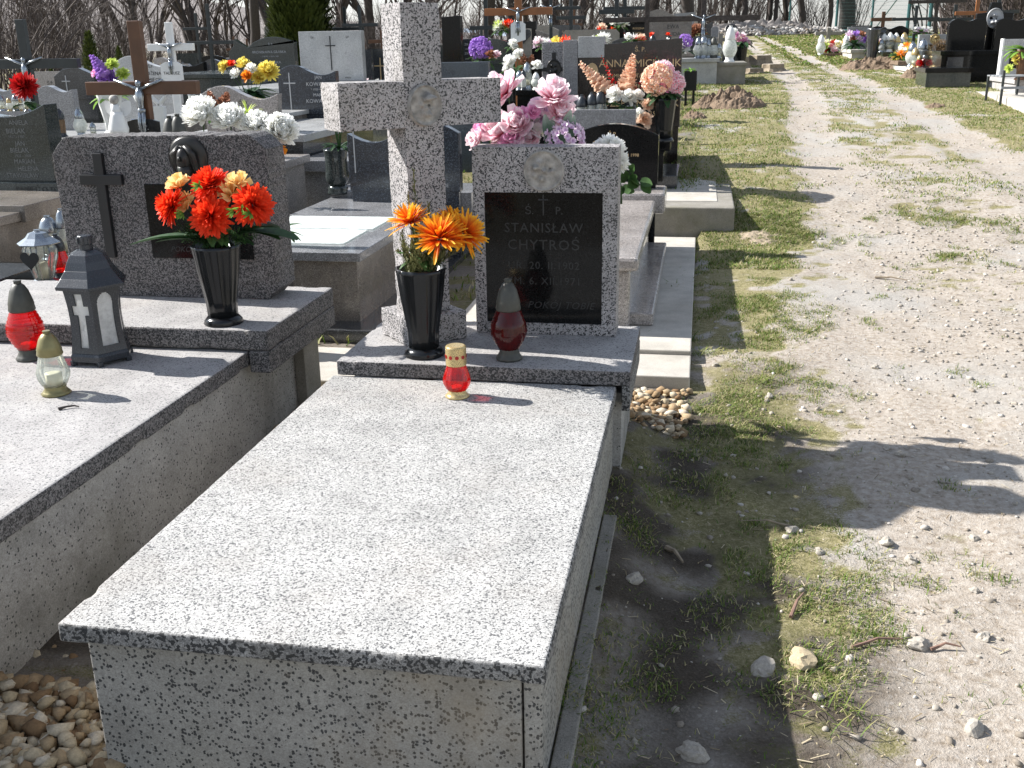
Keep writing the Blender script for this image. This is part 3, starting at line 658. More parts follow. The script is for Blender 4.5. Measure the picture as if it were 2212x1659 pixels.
lettering([('Ś.', .042, -.06, .475), ('P.', .042, .055, .475), ('STANISŁAW', .052, -.006, .405, 'CENTER', 0, 1.12), ('CHYTROŚ', .056, -.006, .338, 'CENTER', 0, 1.12), ('UR. 20. II.1902', .042, -.006, .262, 'CENTER', 0, 1.1), ('ZM. 6. XII.1971', .042, -.006, .2, 'CENTER', 0, 1.1), ('POKÓJ TOBIE', .04, .06, .105, 'CENTER', .3, 1.1)], hs, LETD, .0055)

def chip(o, step=.018, amp=.004, seed=0):
    '''knock small chips out of the arrises of a stone mesh'''
    b = bmesh.new(); b.from_mesh(o.data)
    for ax in range(3):
        lo = min(v.co[ax] for v in b.verts); hi = max(v.co[ax] for v in b.verts); n = int((hi-lo)/step); no = Vector((ax == 0, ax == 1, ax == 2))
        for i in range(1, n): bmesh.ops.bisect_plane(b, geom=b.verts[:]+b.edges[:]+b.faces[:], plane_co=no*(lo+(hi-lo)*i/n), plane_no=no, dist=1e-6)
    b.normal_update(); mv = []
    for v in b.verts:
        ns = []
        for f in v.link_faces:
            if not any(f.normal.dot(q) > .9 for q in ns): ns.append(f.normal.copy())
        if len(ns) > 1:
            p_ = v.co+Vector((seed*3.7, seed, 0)); k_ = .3+max(0, mnoise.noise(p_*28))*1.3+(2.6 if mnoise.noise(p_*9+Vector((5, 0, 0))) > .38 else 0)
            mv.append((v, -sum(ns, Vector())*amp*k_*.5))
    for v, d in mv: v.co += d
    b.to_mesh(o.data); b.free(); o.data.update()
for o_, a_ in ((cs, .0032), ):
    chip(o_, .02, a_, 1)
for o_ in list(bpy.data.objects):
    if o_.parent == g and o_.name.startswith('head_plinth'): chip(o_, .02, .003, 2)
    if o_.parent in (cr, hs) and (o_.name.startswith('shaft') or o_.name.startswith('foot_block')): chip(o_, .02, .0022, 3)

# ---- things standing on the main grave
lantern('small red glass votive lantern with flat gold cap on the foreground slab', PZ(988, 856, S+.001), .184, G_RED, GOLD, 'pear', .98, flute=14, fd=.035, capk='flat', n=24)
p = PZ(1100, 775, ZP+.001)
lantern('tall dark red lantern with spiral ribs and grey cap before the black plaque', p, PY(1094, 603, p.y).z-ZP, G_REDD, CAPG, 'tulip', .84, flute=18, fd=.045, twist=2.2, n=24, candle=True)
p = PZ(917, 766, ZP+.001); vh = PY(916, 578, p.y).z-ZP
vase('fluted black vase with orange and yellow flowers in front of the stone cross', p, vh, .093, .06, BLACKG)
V1 = (p.x, p.y, ZP+vh-.02); yv = p.y
def at(px, py, dy=0.): return PY(px, py, yv+dy)
b1 = bouquet('orange blooms with yellow tips and dry olive sprigs in the fluted vase by the cross', V1,
    [('mum', at(888, 484, -.02), .1, (-.3, -.1, 1), P_ORY, dict(n=85, wid=.06, curl=-.3, zmin=.1, tipped=True)),
     ('mum', at(950, 518, -.08), .118, (.05, -.45, 1), P_ORY, dict(n=90, wid=.06, curl=-.25, zmin=.1)),
     ('mum', at(1000, 508, .0), .105, (.65, -.4, .6), P_ORY, dict(n=85, wid=.06, curl=-.25, zmin=.1)),
     ('mum', at(972, 478, .05), .07, (.3, .3, .8), P_ORY, dict(n=80, wid=.08, curl=-.4, zmin=.05))], leaf=(14, .09, .014, LEAFM))
o = MB(); VB = Vector(V1)
for (a, c, e, f2) in ((905, 570, 893, 365), (880, 570, 868, 500), (930, 572, 925, 440), (890, 572, 905, 500), (915, 575, 940, 520), (905, 572, 880, 420), (950, 570, 965, 530), (935, 575, 990, 540)):
    sprig(o, at(a, c)-VB, at(e, f2, rng.uniform(-.03, .05))-VB, .04, .003, 80)
for i in range(26): sprig(o, (rng.uniform(-.05, .05), rng.uniform(-.05, .04), -.01), (rng.uniform(-.1, .1), rng.uniform(-.11, .04), rng.uniform(.06, .13)), .035, .0035, 50)
o.build('dry_sprigs', DRY, b1)
# pink and white arrangement behind the headstone
yv = 4.12
hd = [('peony', (1094, 200), .105, (-.5, -.5, .6), P_PINK), ('peony', (1197, 215), .1, (.1, -.5, .9), P_PINK), ('peony', (1085, 285), .105, (-.5, -.7, .6), P_PINK), ('peony', (1210, 250), .08, (.2, -.6, .6), P_PINK),
      ('peony', (1035, 302), .06, (-.7, -.5, .3), P_PINK), ('peony', (1045, 278), .05, (-.6, -.5, .5), P_MAG), ('peony', (1150, 300), .05, (-.1, -.8, .4), P_PINK), ('peony', (1075, 262), .055, (-.3, -.6, .7), P_PINK), ('rose', (1135, 262), .036, (.1, -.5, 1), P_WHITE), ('peony', (1125, 250), .045, (0, -.8, .5), P_MAG), ('peony', (1150, 245), .04, (.4, -.6, .5), P_MAG), ('peony', (1118, 272), .09, (0, -.8, .4), P_PINK), ('peony', (1110, 305), .07, (0, -.8, .4), P_MAG),
      ('peony', (1165, 252), .08, (0, -.7, .6), P_LIL), ('rose', (1163, 277), .044, (0, -.5, 1), P_WHITE), ('rose', (1110, 290), .03, (-.2, -.6, .9), P_WHITE), ('rose', (1140, 300), .03, (0, -.6, .8), P_WHITE), ('peony', (1085, 315), .05, (-.3, -.8, .3), P_PINK),
      ('hyd', (1220, 300), .08, (.2, -.6, .7), P_LIL)]
bA = bouquet('large pink, lilac and white arrangement behind the terrazzo headstone', (-.66, 4.16, ZP+.15), [(k, PY(a[0], a[1], yv+rng.uniform(-.03, .06)), r, f, mt) for k, a, r, f, mt in hd], leaf=(16, .14, .022, LEAFM))
o = MB()
for a, c, e, f2, w_ in ((1190, 312, 1180, 258, .02), (1210, 310, 1230, 250, .022), (1180, 312, 1195, 262, .016), (1235, 300, 1240, 258, .012)):
    q0 = PY(a, c, 4.08)-Vector((-.66, 4.16, ZP+.15)); q1 = PY(e, f2, 4.1)-Vector((-.66, 4.16, ZP+.15)); o.strip(q0, q1-q0, (0, -1, 0), (q1-q0).length*1.2, w_, .2, 7, cup=.4)
o.build('variegated_leaves', LEAFV, bA)
vase('black pot holding the pink arrangement behind the terrazzo headstone', (-.66, 4.14, .1), ZP+.06, .085, .06, BLACKM)
bW = bouquet('single big white chrysanthemum with ivy leaves, right behind the terrazzo headstone', (-.3, 4.18, 1.0), [('mum', PY(1318, 322, 4.12), .07, (.3, -.5, .7), P_WHITE, dict(n=170, wid=.09, curl=.5)), ('mum', PY(1335, 350, 4.1), .055, (.8, -.5, .1), P_WHITE, dict(n=130, wid=.09, curl=.5)), ('mum', PY(1296, 318, 4.12), .04, (-.3, -.6, .6), P_WHITE, dict(n=80, wid=.1, curl=.4))], leaf=None)
o = MB()
for i in range(16):
    q = PY(rng.uniform(1340, 1390), rng.uniform(365, 412), 4.25)-Vector((-.3, 4.18, 1.0)); o.strip(q, (rng.uniform(-1, 1), -.3, rng.uniform(-1, .5)), (0, -1, .3), .06, .02, .3, 5, cup=.3)
o.build('ivy_leaves', LEAFM, bW)

# ================================================================ LEFT GRAVE
g = thing('grave', 'broad terrazzo grave at the left edge with a thick overhanging head slab', 'grave', (-2.45, 2.5, -.05))
loc(MB().box(-3.14, -1.75, .5, 4.35, -.05, .405), g).build('body', TZ_PLAIN, g, .004)
loc(MB().box(-3.2, -1.722, .45, 3.76, .407, .47), g).build('cover_slab', TZ_GREYTOP, g, .006)
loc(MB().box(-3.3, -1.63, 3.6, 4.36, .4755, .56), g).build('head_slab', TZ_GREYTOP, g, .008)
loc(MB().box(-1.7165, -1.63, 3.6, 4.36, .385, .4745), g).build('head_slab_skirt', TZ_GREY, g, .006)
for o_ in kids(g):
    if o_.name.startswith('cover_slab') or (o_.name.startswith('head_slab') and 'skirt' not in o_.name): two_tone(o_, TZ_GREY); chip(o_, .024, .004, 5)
loc(MB().box(-1.749, -1.7, 4.12, 4.3, -.05, .47), g).build('corner_post', CONC_G, g, .004)
ZL = .561
q0 = PZ(150, 652, ZL); q1 = PZ(592, 660, ZL); yl = 4.09
hl = thing('headstone', 'rough dark terrazzo headstone with clipped corners, black cross and bronze head', 'headstone', (0, yl, ZL))
A0 = PY(150, 600, yl); A1 = PY(600, 600, yl); B0 = PY(128, 330, yl); tt = PY(350, 291, yl).z
hl.location.x = (A0.x+A1.x)/2; w = A1.x-A0.x; h = tt-ZL
bb = bmesh.new()
poly = [(-w/2+.015, 0), (w/2-.05, 0), (w/2, .05), (w/2, h-.06), (w/2-.07, h), (-w/2+.07, h-.01), (-w/2+.01, h-.08)]
rr = random.Random(5); P2 = []
for i in range(len(poly)):
    a, c = poly[i], poly[(i+1) % len(poly)]; n_ = max(2, int(math.hypot(a[0]-c[0], a[1]-c[1])/.02))
    for k in range(n_): j = .0025 if i not in (4, 5) else .004; P2.append((a[0]+(c[0]-a[0])*k/n_+rr.uniform(-j, j), max(0, a[1]+(c[1]-a[1])*k/n_+rr.uniform(-j, j)) if i else 0))
MB().prism(P2, 0, .19).build('slab', TZ_GREY, hl, .003)
def LX(px, py): v = PY(px, py, yl); return v.x-hl.location.x, v.z-ZL
x0, z0 = LX(245, 555); x1, z1 = LX(213, 330)
MB().box(-.022+x1*.5+x0*.5, .022+x1*.5+x0*.5, -.022, .002, z0, z1).build('black_cross_upright', BLACKM, hl, .003)
xa, zz = LX(178, 387); xb, _ = LX(268, 387)
MB().box(xa, xb, -.0235, .002, zz-.022, zz+.022).build('black_cross_bar', BLACKM, hl, .003)
x0, z1 = LX(312, 397); _, z0 = LX(330, 556)
MB().box(x0, w/2-.1, -.008, .002, z0, z1).build('plaque', BLACK, hl, .002)
xc, zc = LX(395, 543); lettering([('POKÓJ', .034, xc, zc, 'CENTER', .3)], hl, LETD, -.009)
x0, z0 = LX(408, 340)
o = MB(); o.lathe([(.085, 0), (.09, .006), (.08, .012), (.06, .016), (.003, .018)], 32); o.v = [(x+x0, -z, y+z0) for x, y, z in o.v]; o.build('medallion', BRONZE, hl, smooth=True)
o = MB(); o.ball((x0-.008, -.03, z0-.005), .045, 12, (.72, .75, 1.15)); o.tube([(x0-.008, -.07, z0+.01), (x0-.008, -.072, z0-.01)], [.005, .009], 6)
o.tube([(x0-.008, -.035, z0-.03), (x0-.008, -.02, z0-.085)], [.03, .035], 8)
for k in range(11):
    a = -1.9+k*.38; o.tube([(x0-.008+.012*math.sin(a), -.035, z0+.05), (x0-.008+.045*math.sin(a*.9), -.035+.01*math.cos(a), z0+.015), (x0-.008+.05*math.sin(a), -.018, z0-.03), (x0-.008+.048*math.sin(a*.9), -.01, z0-.07)], [.01, .014, .012, .006], 6)
o.build('carved_head', BRONZE, hl, smooth=True)

# tall hexagonal lantern
SL = .4705
p = PZ(222, 775, SL); HL_ = PY(190, 508, p.y).z-SL
t = thing('cross_lantern', 'tall six-sided anthracite grave lantern with a cross-shaped window', 'lantern', p, R(-123)); k = HL_
def hexa(r, z, rot=0.): return [(r*math.cos(rot+math.pi/3*i), r*math.sin(rot+math.pi/3*i), z) for i in range(6)]
def loft(rings, capb=True, capt=True):
    b = MB(); vs = []; n = len(rings[0])
    for r_ in rings: vs += r_
    fs = [(j*n+i, j*n+(i+1) % n, (j+1)*n+(i+1) % n, (j+1)*n+i) for j in range(len(rings)-1) for i in range(n)]
    if capb: fs.append(tuple(range(n-1, -1, -1)))
    if capt: fs.append(tuple(range((len(rings)-1)*n, len(rings)*n)))
    b.add(vs, fs); return b
rw = lambda z: .212*k*(1+.24*((z-.36)/.36)**2)                     # waisted wall
zb0, zb1 = .1*k, .62*k
bs = loft([hexa(.25*k, .03*k), hexa(.25*k, .075*k), hexa(.235*k, .1*k)]); 
for i in range(6): a = math.pi/3*i; bs.box(.235*k*math.cos(a)-.02*k, .235*k*math.cos(a)+.02*k, .235*k*math.sin(a)-.02*k, .235*k*math.sin(a)+.02*k, 0, .04*k)
bs.build('base', LANT, t, .002)
fr = MB(); gl = MB()
NZ = 12
for i in range(6):
    a0, a1 = math.pi/3*i, math.pi/3*(i+1)
    def PT(u, z, off=0.):                                        # point on wall i, u 0..1 across
        r = rw(z/k)+off; A = Vector((r*math.cos(a0), r*math.sin(a0), z)); B = Vector((r*math.cos(a1), r*math.sin(a1), z)); return A.lerp(B, u)
    zs = [zb0+(zb1-zb0)*j/48 for j in range(49)]
    us = [q_/50 for q_ in range(51)]
    cross = i % 2 == 0
    def hole(u, z):
        zr = (z-zb0)/(zb1-zb0)
        if cross: return (.34 < u < .66 and .08 < zr < .92) or (.16 < u < .84 and .58 < zr < .72)
        if .1 < zr < .72: return .2 < u < .8
        return zr < .92 and abs(u-.5) < .3*math.sqrt(max(0, 1-((zr-.72)/.2)**2))
    for j in range(48):
        for q in range(len(us)-1):
            um = (us[q]+us[q+1])/2; zm = (zs[j]+zs[j+1])/2
            if hole(um, zm): continue
            for off, rev in ((0, 0), (-.012*k, 1)):
                f4 = [PT(us[q], zs[j], off), PT(us[q+1], zs[j], off), PT(us[q+1], zs[j+1], off), PT(us[q], zs[j+1], off)]
                fr.add(f4, [(0, 1, 2, 3) if not rev else (3, 2, 1, 0)])
            for (uu, zz_, du, dz) in ((us[q+1], 0, 1, 0), (us[q], 0, -1, 0)):
                if 0 < uu < 1 and hole(um+du*.02, zm): fr.add([PT(uu, zs[j]), PT(uu, zs[j], -.012*k), PT(uu, zs[j+1], -.012*k), PT(uu, zs[j+1])], [(0, 1, 2, 3)])
    for j in range(0, 48, 4): gl.add([PT(.1, zs[j], -.02*k), PT(.9, zs[j], -.02*k), PT(.9, zs[j+4], -.02*k), PT(.1, zs[j+4], -.02*k)], [(0, 1, 2, 3)])
fr.build('walls', LANT, t); gl.build('glass', G_MILK, t)
loft([hexa(.285*k, .61*k), hexa(.29*k, .635*k), hexa(.24*k, .69*k), hexa(.235*k, .695*k), hexa(.2*k, .745*k), hexa(.195*k, .75*k), hexa(.17*k, .81*k), hexa(.14*k, .86*k), hexa(.08*k, .89*k)]).build('roof', LANT, t, .002)
o = MB(); o.lathe([(.05*k, .885*k), (.05*k, .93*k), (.058*k, .935*k), (.056*k, .995*k), (.05*k, k)], 12)
for i in range(8): a = i*math.pi/4; o.box(.058*k*math.cos(a)-.004, .058*k*math.cos(a)+.004, .058*k*math.sin(a)-.004, .058*k*math.sin(a)+.004, .935*k, .985*k)
o.build('chimney', LANT, t, .001)
MB().lathe([(.09*k, .1*k), (.09*k, .42*k), (.085*k, .43*k), (.003, .425*k)], 20).build('candle', plain('white_candle_insert', (.72, .72, .68), .5, .06), t, smooth=True)
lantern('squat clear glass lantern with dull gold cap and candle, on the left slab', PZ(122, 850, SL), .228, G_CLEAR, GOLDD, 'pear', .92, flute=14, fd=.03, n=24)
p = PZ(66, 775, SL); lantern('red ringed glass lantern with olive-grey cap at the left edge', p, PY(60, 606, p.y).z-SL, G_RED, CAPG, 'tulip', .86, rings=11, n=24)
tw = thing('dead_twig', 'small dark curled twig lying on the left slab', 'twig', PZ(150, 880, SL+.004)); MB().tube([(-.028, -.02, 0), (-.01, -.002, .003), (.012, .012, .003), (.03, .008, .001)], [.006, .0035, .003, .002], 6).build('bark', BARK, tw)
# big black vase with red bouquet
p = PZ(484, 697, ZL); vh = PY(463, 528, p.y).z-ZL
vase('fluted black vase with red chrysanthemums in front of the dark headstone', p, vh, .095, .062, BLACKG)
yv = p.y; V2 = (p.x-.01, p.y, ZL+vh-.02)
hd = [('mum', (374, 447), .085, (-.8, -.5, .4), P_RED), ('mum', (455, 402), .09, (0, -.5, .9), P_RED), ('mum', (457, 468), .092, (-.05, -1, .25), P_RED), ('mum', (546, 444), .092, (.75, -.6, .4), P_RED),
      ('rose', (384, 394), .034, (-.3, -.2, 1), P_APR), ('rose', (396, 438), .036, (-.4, -.6, .7), P_APR), ('rose', (497, 412), .038, (.1, -.6, .9), P_APR), ('rose', (516, 390), .034, (.3, -.2, 1), P_APR)]
b2 = bouquet('four red chrysanthemums and apricot roses in the fluted vase on the left grave', V2, [(k_, PY(a[0], a[1], yv+rng.uniform(-.03, .03)-(.05 if a[1] > 430 else 0)), r_, f_, m_) + ((dict(n=190, wid=.085, curl=-.15, zmin=-.2),) if k_ == 'mum' else ()) for k_, a, r_, f_, m_ in hd], leaf=(14, .12, .02, LEAFM))
o = MB(); VB = Vector(V2)
for a, c, e, f2, w_ in ((440, 512, 285, 514, .034), (440, 520, 340, 520, .026), (520, 505, 636, 510, .055), (515, 500, 600, 515, .04), (500, 515, 545, 535, .022), (425, 500, 395, 465, .018), (520, 500, 600, 490, .035)):
    q0 = at(a, c, -.02)-VB; q1 = at(e, f2, -.05)-VB; o.strip(q0, q1-q0+Vector((0, 0, .03)), (0, 0, 1), (q1-q0).length*1.05, w_, -.35, 8, cup=.35)
o.build('broad_leaves', LEAFD, b2)
o = MB()
for a, c, e, f2 in ((455, 515, 380, 500), (455, 515, 395, 520), (450, 510, 370, 480), (460, 520, 420, 525), (500, 515, 530, 520), (455, 510, 400, 500), (450, 520, 410, 510), (470, 520, 440, 528), (480, 515, 500, 500), (500, 510, 560, 490), (500, 515, 555, 510)): sprig(o, at(a, c, -.03)-VB, at(e, f2, -.06)-VB, .05, .0014, 90)
for a, c, e, f2 in ((400, 400, 378, 362), (395, 400, 355, 372), (520, 420, 560, 395), (545, 420, 590, 398), (400, 440, 350, 400)): q0 = at(a, c)-VB; q1 = at(e, f2)-VB; o.strip(q0, q1-q0, (0, 0, 1), (q1-q0).length, .003, .3, 5)
o.build('fern_and_grass_blades', LEAFM, b2)
o = MB()
for a, c in ((520, 450), (505, 455), (395, 460), (540, 460), (430, 400)):
    q = at(a, c, -.1)-VB
    for k_ in range(10): o.strip(q, (rng.uniform(-1, 1), -.6, rng.uniform(-1, 1)), (0, -1, 0), .035, .004, .3, 3)
o.build('small_yellow_leaves', LEAFY, b2)

# ================================================================ GRAVES BEHIND
# -- rose granite grave just behind the headstone, on its concrete apron
ap = thing('paving_apron', 'pale concrete slabs laid around the rose granite grave, with one open joint', 'paving', (-.6, 6.0, .06))
for (ya, yb, zz_) in ((4.55, 4.9, .13), (4.91, 8.05, .15)): loc(MB().box(-1.3, -.0, ya, yb, -.05, zz_), ap).build('slab', CONC, ap, .006)
t = tomb('rose grey granite grave with rounded slab on a concrete apron behind the terrazzo headstone', -1.08, -.285, 5.21, 7.26, .55, GR_PINK, GR_PINK, .045, .075, bev=.02, z0=.151, kerb=None)
MB().box(-.475, .475, -.88, 1.2, 0, .07).build('kerb', GR_PINK, t, .01)
MB().box(-.44, .46, 1.03, 1.46, .3, .448).build('head_plinth', GR_PINK, t, .02)
s1 = stone('black arched headstone with gold lettering behind the white chrysanthemum', 1232, 1422, 268, 397, 7.5, 'arch', BLACK, .1, [('Ś.P.', .1, -.02, .8), ('STANISŁAW', .1, -.06, .65), ('BILSKI', .1, -.2, .5), ('* 7.III.1931', .075, -.2, .38, 'CENTER'), ('+ 3.VII 1998', .075, .16, .46)], LETG)
stb = s1; MB().box(-.26, .22, -.12, -.005, -.06, .02).build('foot_block', GR_PINK, s1, .006)
# -- dark granite grave with the tall black family stone
ap2 = thing('paving_apron', 'old concrete apron with brown front edge around the black stepped grave', 'paving', (-.6, 9.2, .2))
loc(MB().box(-1.6, .29, 8.1, 10.2, -.1, .375), ap2).build('slab', CONC_G, ap2, .01); loc(MB().box(-1.35, .16, 8.42, 9.95, .35, .3795), ap2).build('inner_paving', CONC, ap2, .003)
t = thing('grave', 'black granite stepped grave under the tall gold-lettered family headstone', 'grave', (-.7, 9.6, .36))
MB().box(-.75, .52, -.45, .5, 0, .13).build('lower_step', GR_DARK, t, .004); MB().box(-.75, .4, -.62, 1.3, .1, .33).build('middle_step', BLACK, t, .004)
MB().box(-.75, .44, -.1, 1.6, .31, .46).build('upper_step', BLACK, t, .004)
o = stone('low grey granite wall stone with lantern caps showing above its lit top edge', 1213, 1373, 237, 345, 9.05, 'flat', GR_GREY, .07, None, bev=.004)
mich = stone('tall black headstone with gold name rows and carved portrait behind tall pink gladioli', 1249, 1471, 84, 275, 10.6, 'slant', granite('granite_black_brown', (.02, .014, .012), (.045, .035, .03), 300, .15), .12,
    [('Ś. P.', .07, .1, .86), ('ANNA  MICHALIK', .12, .1, .69, 'CENTER'), ('Z DOMU LASOTA  ZM 15. V. 1968', .062, .1, .57), ('JOSEF  MICHALIK', .11, .08, .42), ('JÓZEFA  MICHALIK', .11, .1, .24), ('ZM. 14. V. 1988', .08, .12, .13)], LETG, rz=0)
w_, h_ = mich['w'], mich['h']
MB().box(-w_/2-.15, -w_/2-.003, -.03, .12, 0, h_-.0).build('side_pillar', GR_GREY, mich, .004)
MB().box(-w_/2+.0, -w_/2+.26, -.035, .12, h_-.17, h_+.03).build('pale_block', GR_LIGHT, mich, .004)
relief(mich, -w_/2+.14, h_-.31, .06, .09, LETG, 12, -.004, .006, 'portrait')
ter = stone('narrow terrazzo stele with black cross and round bronze medallion beside grey pillar', 1171, 1223, 91, 236, 10.9, 'flat', TZ_CROSS, .14)
MB().box(-.02, .02, -.006, 0, .08, ter['h']-.1).build('black_cross_upright', BLACKM, ter)
MB().box(-.13, .13, -.0075, 0, ter['h']*.6-.02, ter['h']*.6+.02).build('black_cross_bar', BLACKM, ter)
relief(ter, 0, ter['h']*.62, .075, .085, BRONZE, 21, -.008, .012)
# flowers on the family grave
yv = 9.4
bg1 = bouquet('tall peach gladioli and cream roses before the black family headstone', PY(1350, 245, yv), [('stalk', PY(1318, 205, yv), .07, PY(1252, 135, yv), P_PEACH, dict(n=40)), ('stalk', PY(1350, 200, yv), .075, PY(1368, 118, yv), P_PEACH, dict(n=46)), ('stalk', PY(1335, 200, yv), .03, PY(1298, 118, yv), P_CRIM, dict(n=24)), ('stalk', PY(1365, 215, yv), .03, PY(1420, 122, yv), P_CRIM, dict(n=18)),
   ('peony', PY(1328, 205, yv-.1), .09, (-.2, -.7, .5), P_WHITE), ('peony', PY(1360, 212, yv-.1), .09, (0, -.7, .6), P_WHITE), ('peony', PY(1378, 208, yv-.1), .07, (.3, -.7, .6), P_WHITE), ('peony', PY(1398, 228, yv-.15), .07, (.3, -.7, .3), P_PEACH), ('peony', PY(1393, 258, yv-.2), .09, (.1, -.8, .1), P_PEACH), ('peony', PY(1382, 245, yv-.2), .06, (0, -.8, .2), P_WHITE)], leaf=(16, .2, .03, LEAFM))
p = PY(1434, 306, 9.25); vase('black ribbed vase with big pink and peach blooms at the right of the family grave', p, PY(1432, 212, 9.25).z-p.z, .1, .07, BLACKG)
bouquet('big round pink and peach blooms in the ribbed vase right of the family grave', PY(1433, 220, 9.25), [('hyd', PY(1420, 172, 9.2), .135, (-.3, -.6, .6), P_PEACH, dict(n=170, ps=.18)), ('hyd', PY(1430, 158, 9.3), .11, (.2, -.5, .8), P_PINK, dict(n=130, ps=.2)), ('hyd', PY(1455, 180, 9.25), .1, (.6, -.6, .4), P_PINK, dict(n=120, ps=.2)), ('hyd', PY(1440, 190, 9.25), .07, (.2, -.6, .1), P_MAG, dict(n=60))], leaf=(18, .18, .035, LEAFD), lz=(-.5, .6))
for i, (a, c, h_, kk) in enumerate(((1257, 234, 27, 'plain'), (1279, 232, 30, 'striped'), (1297, 232, 34, 'larger striped'), (1383-21, 232, 30, 'rounded'))):
    p = PY(a, c, 9.35); lantern(f'{kk} dark-capped lantern above the low grey wall stone, {["leftmost","second","third","rightmost"][i]}', p-Vector((0, 0, .16)), .16+h_*.0044, G_CLEAR, LANT, 'pear', .9, n=14, candle=False)

# -- granite grave with glass sheets, left behind the cross
t = tomb('dark grey granite grave with two glass sheets lying on its pale slab', -2.68, -1.78, 5.2, 7.25, .55, GR_BROWN, GR_GREY, .03, .05, plinth=None, z0=.02)
MB().box(-.45, .62, 1.03, 1.55, .3, .575).build('head_plinth', GR_GREY, t, .004); MB().box(-.6, .58, -1.18, 1.2, 0, .14).build('kerb', GR_DARK, t, .006)
ap3 = thing('paving_apron', 'sunlit concrete paving between the two front graves and the granite grave', 'paving', (-1.7, 4.6, .0)); loc(MB().box(-2.9, -1.32, 4.42, 7.3, -.06, .085), ap3).build('slab', CONC, ap3, .006)
g0 = PZ(608, 520, .556); g1 = PZ(750, 522, .556)
for i, (ya, yb, xa, xb) in enumerate(((5.42, 5.87, -2.6, -1.95), (5.9, 6.35, -2.62, -1.93))):
    o = MB().box(-(xb-xa)/2, (xb-xa)/2, -(yb-ya)/2, (yb-ya)/2, 0, .005).build('glass_sheet', G_SHEET); o.location = ((xa+xb)/2, (ya+yb)/2, .554)
    tag(o, ['front one of two glass sheets lying on the granite slab', 'rear one of two glass sheets lying on the granite slab'][i], 'glass sheet', 'glass sheets on the granite slab')
jz = stone('blue black wavy-edged headstone behind the stone cross with a thin white cross line', 752, 992, 262, 414, 7.05, 'waver', GR_BLUE, .09, [('JEZU', .07, -.02, .07), ('UFAM TOBIE', .07, .28, .07)], flare=0)
MB().box(-.36, -.352, -.004, 0, .13, .58).build('thin_cross', LETW, jz)
p = PZ(731, 418, .576); vase('polished black granite urn vase with bare green stems on the granite grave', p, PY(728, 322, p.y).z-.576, .086, .07, GR_GREEN, 'urn')
b = MB(); q = PY(733, 322, p.y)
bs_ = thing('cut_stems', 'bunch of bare green flower stems and dark leaves in the black urn vase', 'flowers', q)
for i in range(9): a = rng.random()*6.28; b.tube([(0, 0, -.05), (.012*math.cos(a), .012*math.sin(a), .06), (.03*math.cos(a), .03*math.sin(a), .15+rng.random()*.05)], .004, 5, ts=[.4]*3)
b.build('stems', LEAFM, bs_); b = MB(); leaves(b, (0, 0, .01), 26, .12, .014, zmin=0, zmax=.8); b.build('leaves', LEAFD, bs_)

# -- left: dark family headstone at the frame edge with its grave
t = tomb('brown grey granite grave at the left edge under the dark family headstone', -6.1, -4.35, 4.55, 6.7, .62, GR_BROWN, GR_BROWN, .04, .06, plinth=6.0)
st = stone('dark granite family headstone with hollow top and rows of engraved names at the left edge', -70, 108, 226, 412, 6.75, 'hollow', GR_GREEN, .16,
   [('Ś. P.', .07, .2, .86), ('ANIELA', .085, .17, .74), ('BIELAK', .09, .12, .63), ('1927 - 1987', .05, .12, .57), ('JAN', .085, .15, .47), ('BIELAK', .09, .13, .38), ('1925 - 2008', .05, .16, .32), ('MARIAN', .085, .17, .235), ('HELENA', .085, .2, .14), ('STAWISŁAW', .085, .12, .05)], LETM, zb=.72)
MB().box(-.62, .62, -.05, .2, -.1, -.003).build('base_block', GR_GREEN, st, .005); lettering([('PAMIĘĆ O TOBIE', .055, .25, -.07)], st, LETD, -.052)
bp = tomb('black polished granite grave with framed hollow at the left, lanterns standing on it', -4.6, -3.42, 3.6, 5.3, .44, BLACK, BLACK, .02, .06)
MB().box(-.45, .45, -.7, .6, .478, .4835+.002).build('inner_panel', GR_DARK, bp)
yv = 4.6
zB = .441
p = PZ(98, 612, zB); t = thing('heart_lantern', 'clear glass lantern with silver hipped roof and black heart plate', 'lantern', p); hk = PY(92, 496, p.y).z-zB
MB().lathe([(.13*hk*1.6, 0), (.2*hk*1.5, .03*hk), (.14*hk*1.5, .07*hk), (.15*hk, .1*hk)], 8).build('base', SILV, t, .002)
gp = [(.17*hk, .1*hk), (.22*hk, .3*hk), (.29*hk, .5*hk), (.3*hk, .62*hk), (.24*hk, .76*hk)]
MB().lathe(gp, 8, cap=False, rot=.39).build('glass', G_CLEAR, t)
o = MB()
for i in range(8):
    a = .39+i*math.pi/4; o.tube([(r_*math.cos(a), r_*math.sin(a), z_) for r_, z_ in gp], .004, 4)
o.build('ribs', SILV, t)
MB().lathe([(.37*hk, .74*hk), (.38*hk, .76*hk), (.22*hk, .86*hk), (.16*hk, .94*hk), (.06*hk, .97*hk), (.06*hk, hk)], 8, rot=.39).build('roof', SILV, t, .002)
MB().lathe([(.09*hk, .1*hk), (.09*hk, .4*hk), (.003, .4*hk)], 14).build('candle', WAX, t, smooth=True)
hp = [(.0, -1.0)]+[(x/17, y/17) for x, y in [(16*math.sin(q)**3, 13*math.cos(q)-5*math.cos(2*q)-2*math.cos(3*q)-math.cos(4*q)) for q in [math.pi-.3-i*(2*math.pi-.6)/24 for i in range(25)]]]
MB().prism([(x*.2*hk, z*.2*hk+.5*hk) for x, z in hp], -.335*hk, -.325*hk).build('heart_plate', BLACKM, t)
p = PZ(116, 560, zB); lantern('silver-domed clear lantern just behind the heart lantern', p, .26, G_CLEAR, SILV, 'straight', 1.1, n=14)
